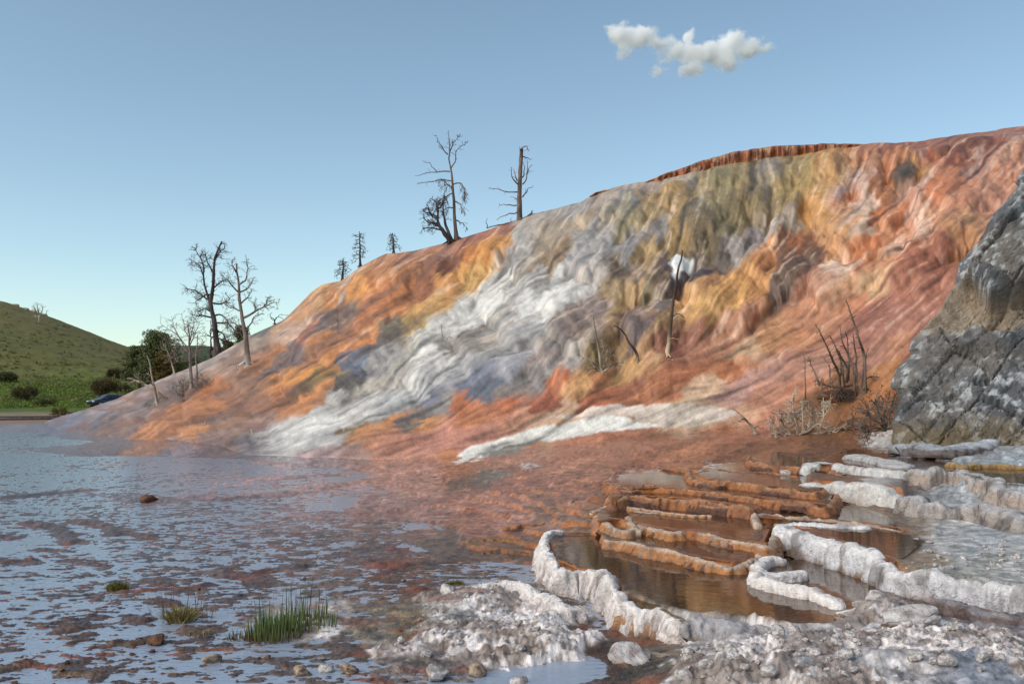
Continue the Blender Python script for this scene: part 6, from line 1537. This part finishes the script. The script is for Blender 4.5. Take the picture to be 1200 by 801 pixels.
# stones on the mound foot at the far left
for a, b, r, lb in ((132, 494, .45, 'tan stone at the left foot of the mound above the water'), (95, 514, .6, 'low brown boulder at the water edge far left'), (118, 512, .4, 'flat tan boulder right of the low brown one'), (150, 483, .4, 'pale flat stone on the left flank above the tan one')):
    g = P(a, b, yhill(a, b)); o = bpy.data.objects.new('stone', TCH[0] if 'tan' in lb or 'pale' in lb else BCH[0]); COL.objects.link(o)
    o.location = V(g); o.scale = (r * 1.6, r, r * .5); tag(o, lb, 'stone')

# ------------------------------------------------------------------ cloud
YC = 900.0; kc = YC / F
cc0 = P(808, 58, YC)
s = Soup(); box(s, (0, 0, 0), (240 * kc, 60 * kc, 100 * kc))
cm = bpy.data.materials.new('cloud_vapour'); cm.use_nodes = True
n = cm.node_tree; N = n.nodes; L = n.links; N.clear()
out = N.new('ShaderNodeOutputMaterial'); pv = N.new('ShaderNodeVolumePrincipled')
pv.inputs['Color'].default_value = (1, 1, 1, 1); pv.inputs['Anisotropy'].default_value = -0.3
L.new(pv.outputs[0], out.inputs['Volume'])
tc = N.new('ShaderNodeTexCoord')
nzz = N.new('ShaderNodeTexNoise'); nzz.inputs['Scale'].default_value = .06 / kc; nzz.inputs['Detail'].default_value = 7; nzz.inputs['Roughness'].default_value = .68
L.new(tc.outputs['Object'], nzz.inputs['Vector'])
wv = N.new('ShaderNodeVectorMath'); wv.operation = 'SUBTRACT'; L.new(nzz.outputs['Color'], wv.inputs[0]); wv.inputs[1].default_value = (.5, .5, .5)
ws = N.new('ShaderNodeVectorMath'); ws.operation = 'SCALE'; ws.inputs['Scale'].default_value = 46 * kc; L.new(wv.outputs[0], ws.inputs[0])
wa = N.new('ShaderNodeVectorMath'); wa.operation = 'ADD'; L.new(tc.outputs['Object'], wa.inputs[0]); L.new(ws.outputs[0], wa.inputs[1])
BL = [(728,40,20,13,1),(750,42,24,13,1),(772,50,20,9,.8),(790,58,14,8,.7),(806,46,7,15,.75),(815,62,22,13,1),(840,62,30,15,1),(862,48,18,14,1),(880,58,20,12,1),(898,56,12,7,.4),(812,82,16,9,.6),(772,85,10,5,.6),(850,75,24,8,.6),(730,58,12,9,.4),(780,68,14,8,.25)]
prev = None
for a, b, rx_, rz_, am in BL:
    mpn = N.new('ShaderNodeVectorMath'); mpn.operation = 'SUBTRACT'; L.new(wa.outputs[0], mpn.inputs[0]); mpn.inputs[1].default_value = ((a - 808) * kc, 0, (58 - b) * kc)
    dv = N.new('ShaderNodeVectorMath'); dv.operation = 'DIVIDE'; L.new(mpn.outputs[0], dv.inputs[0]); dv.inputs[1].default_value = (rx_ * kc, 15 * kc, rz_ * kc)
    ln = N.new('ShaderNodeVectorMath'); ln.operation = 'LENGTH'; L.new(dv.outputs[0], ln.inputs[0])
    mr = N.new('ShaderNodeMapRange'); mr.inputs['From Min'].default_value = 1.0; mr.inputs['From Max'].default_value = .35; mr.inputs['To Min'].default_value = 0; mr.inputs['To Max'].default_value = am
    L.new(ln.outputs['Value'], mr.inputs[0])
    if prev is None: prev = mr.outputs[0]
    else:
        mx = N.new('ShaderNodeMath'); mx.operation = 'MAXIMUM'; L.new(prev, mx.inputs[0]); L.new(mr.outputs[0], mx.inputs[1]); prev = mx.outputs[0]
ml = N.new('ShaderNodeMath'); ml.operation = 'MULTIPLY'; L.new(prev, ml.inputs[0]); L.new(nzz.outputs['Fac'], ml.inputs[1])
m3 = N.new('ShaderNodeMath'); m3.operation = 'MULTIPLY'; L.new(ml.outputs[0], m3.inputs[0]); m3.inputs[1].default_value = .7
L.new(m3.outputs[0], pv.inputs['Density'])
cl = s.obj('cloud', cm); cl.location = V(cc0)
tag(cl, 'single small white ragged cloud high in the clear sky right of centre', 'cloud')
sc.cycles.volume_step_rate = 1.0
sc.cycles.volume_max_steps = 128
print('done')
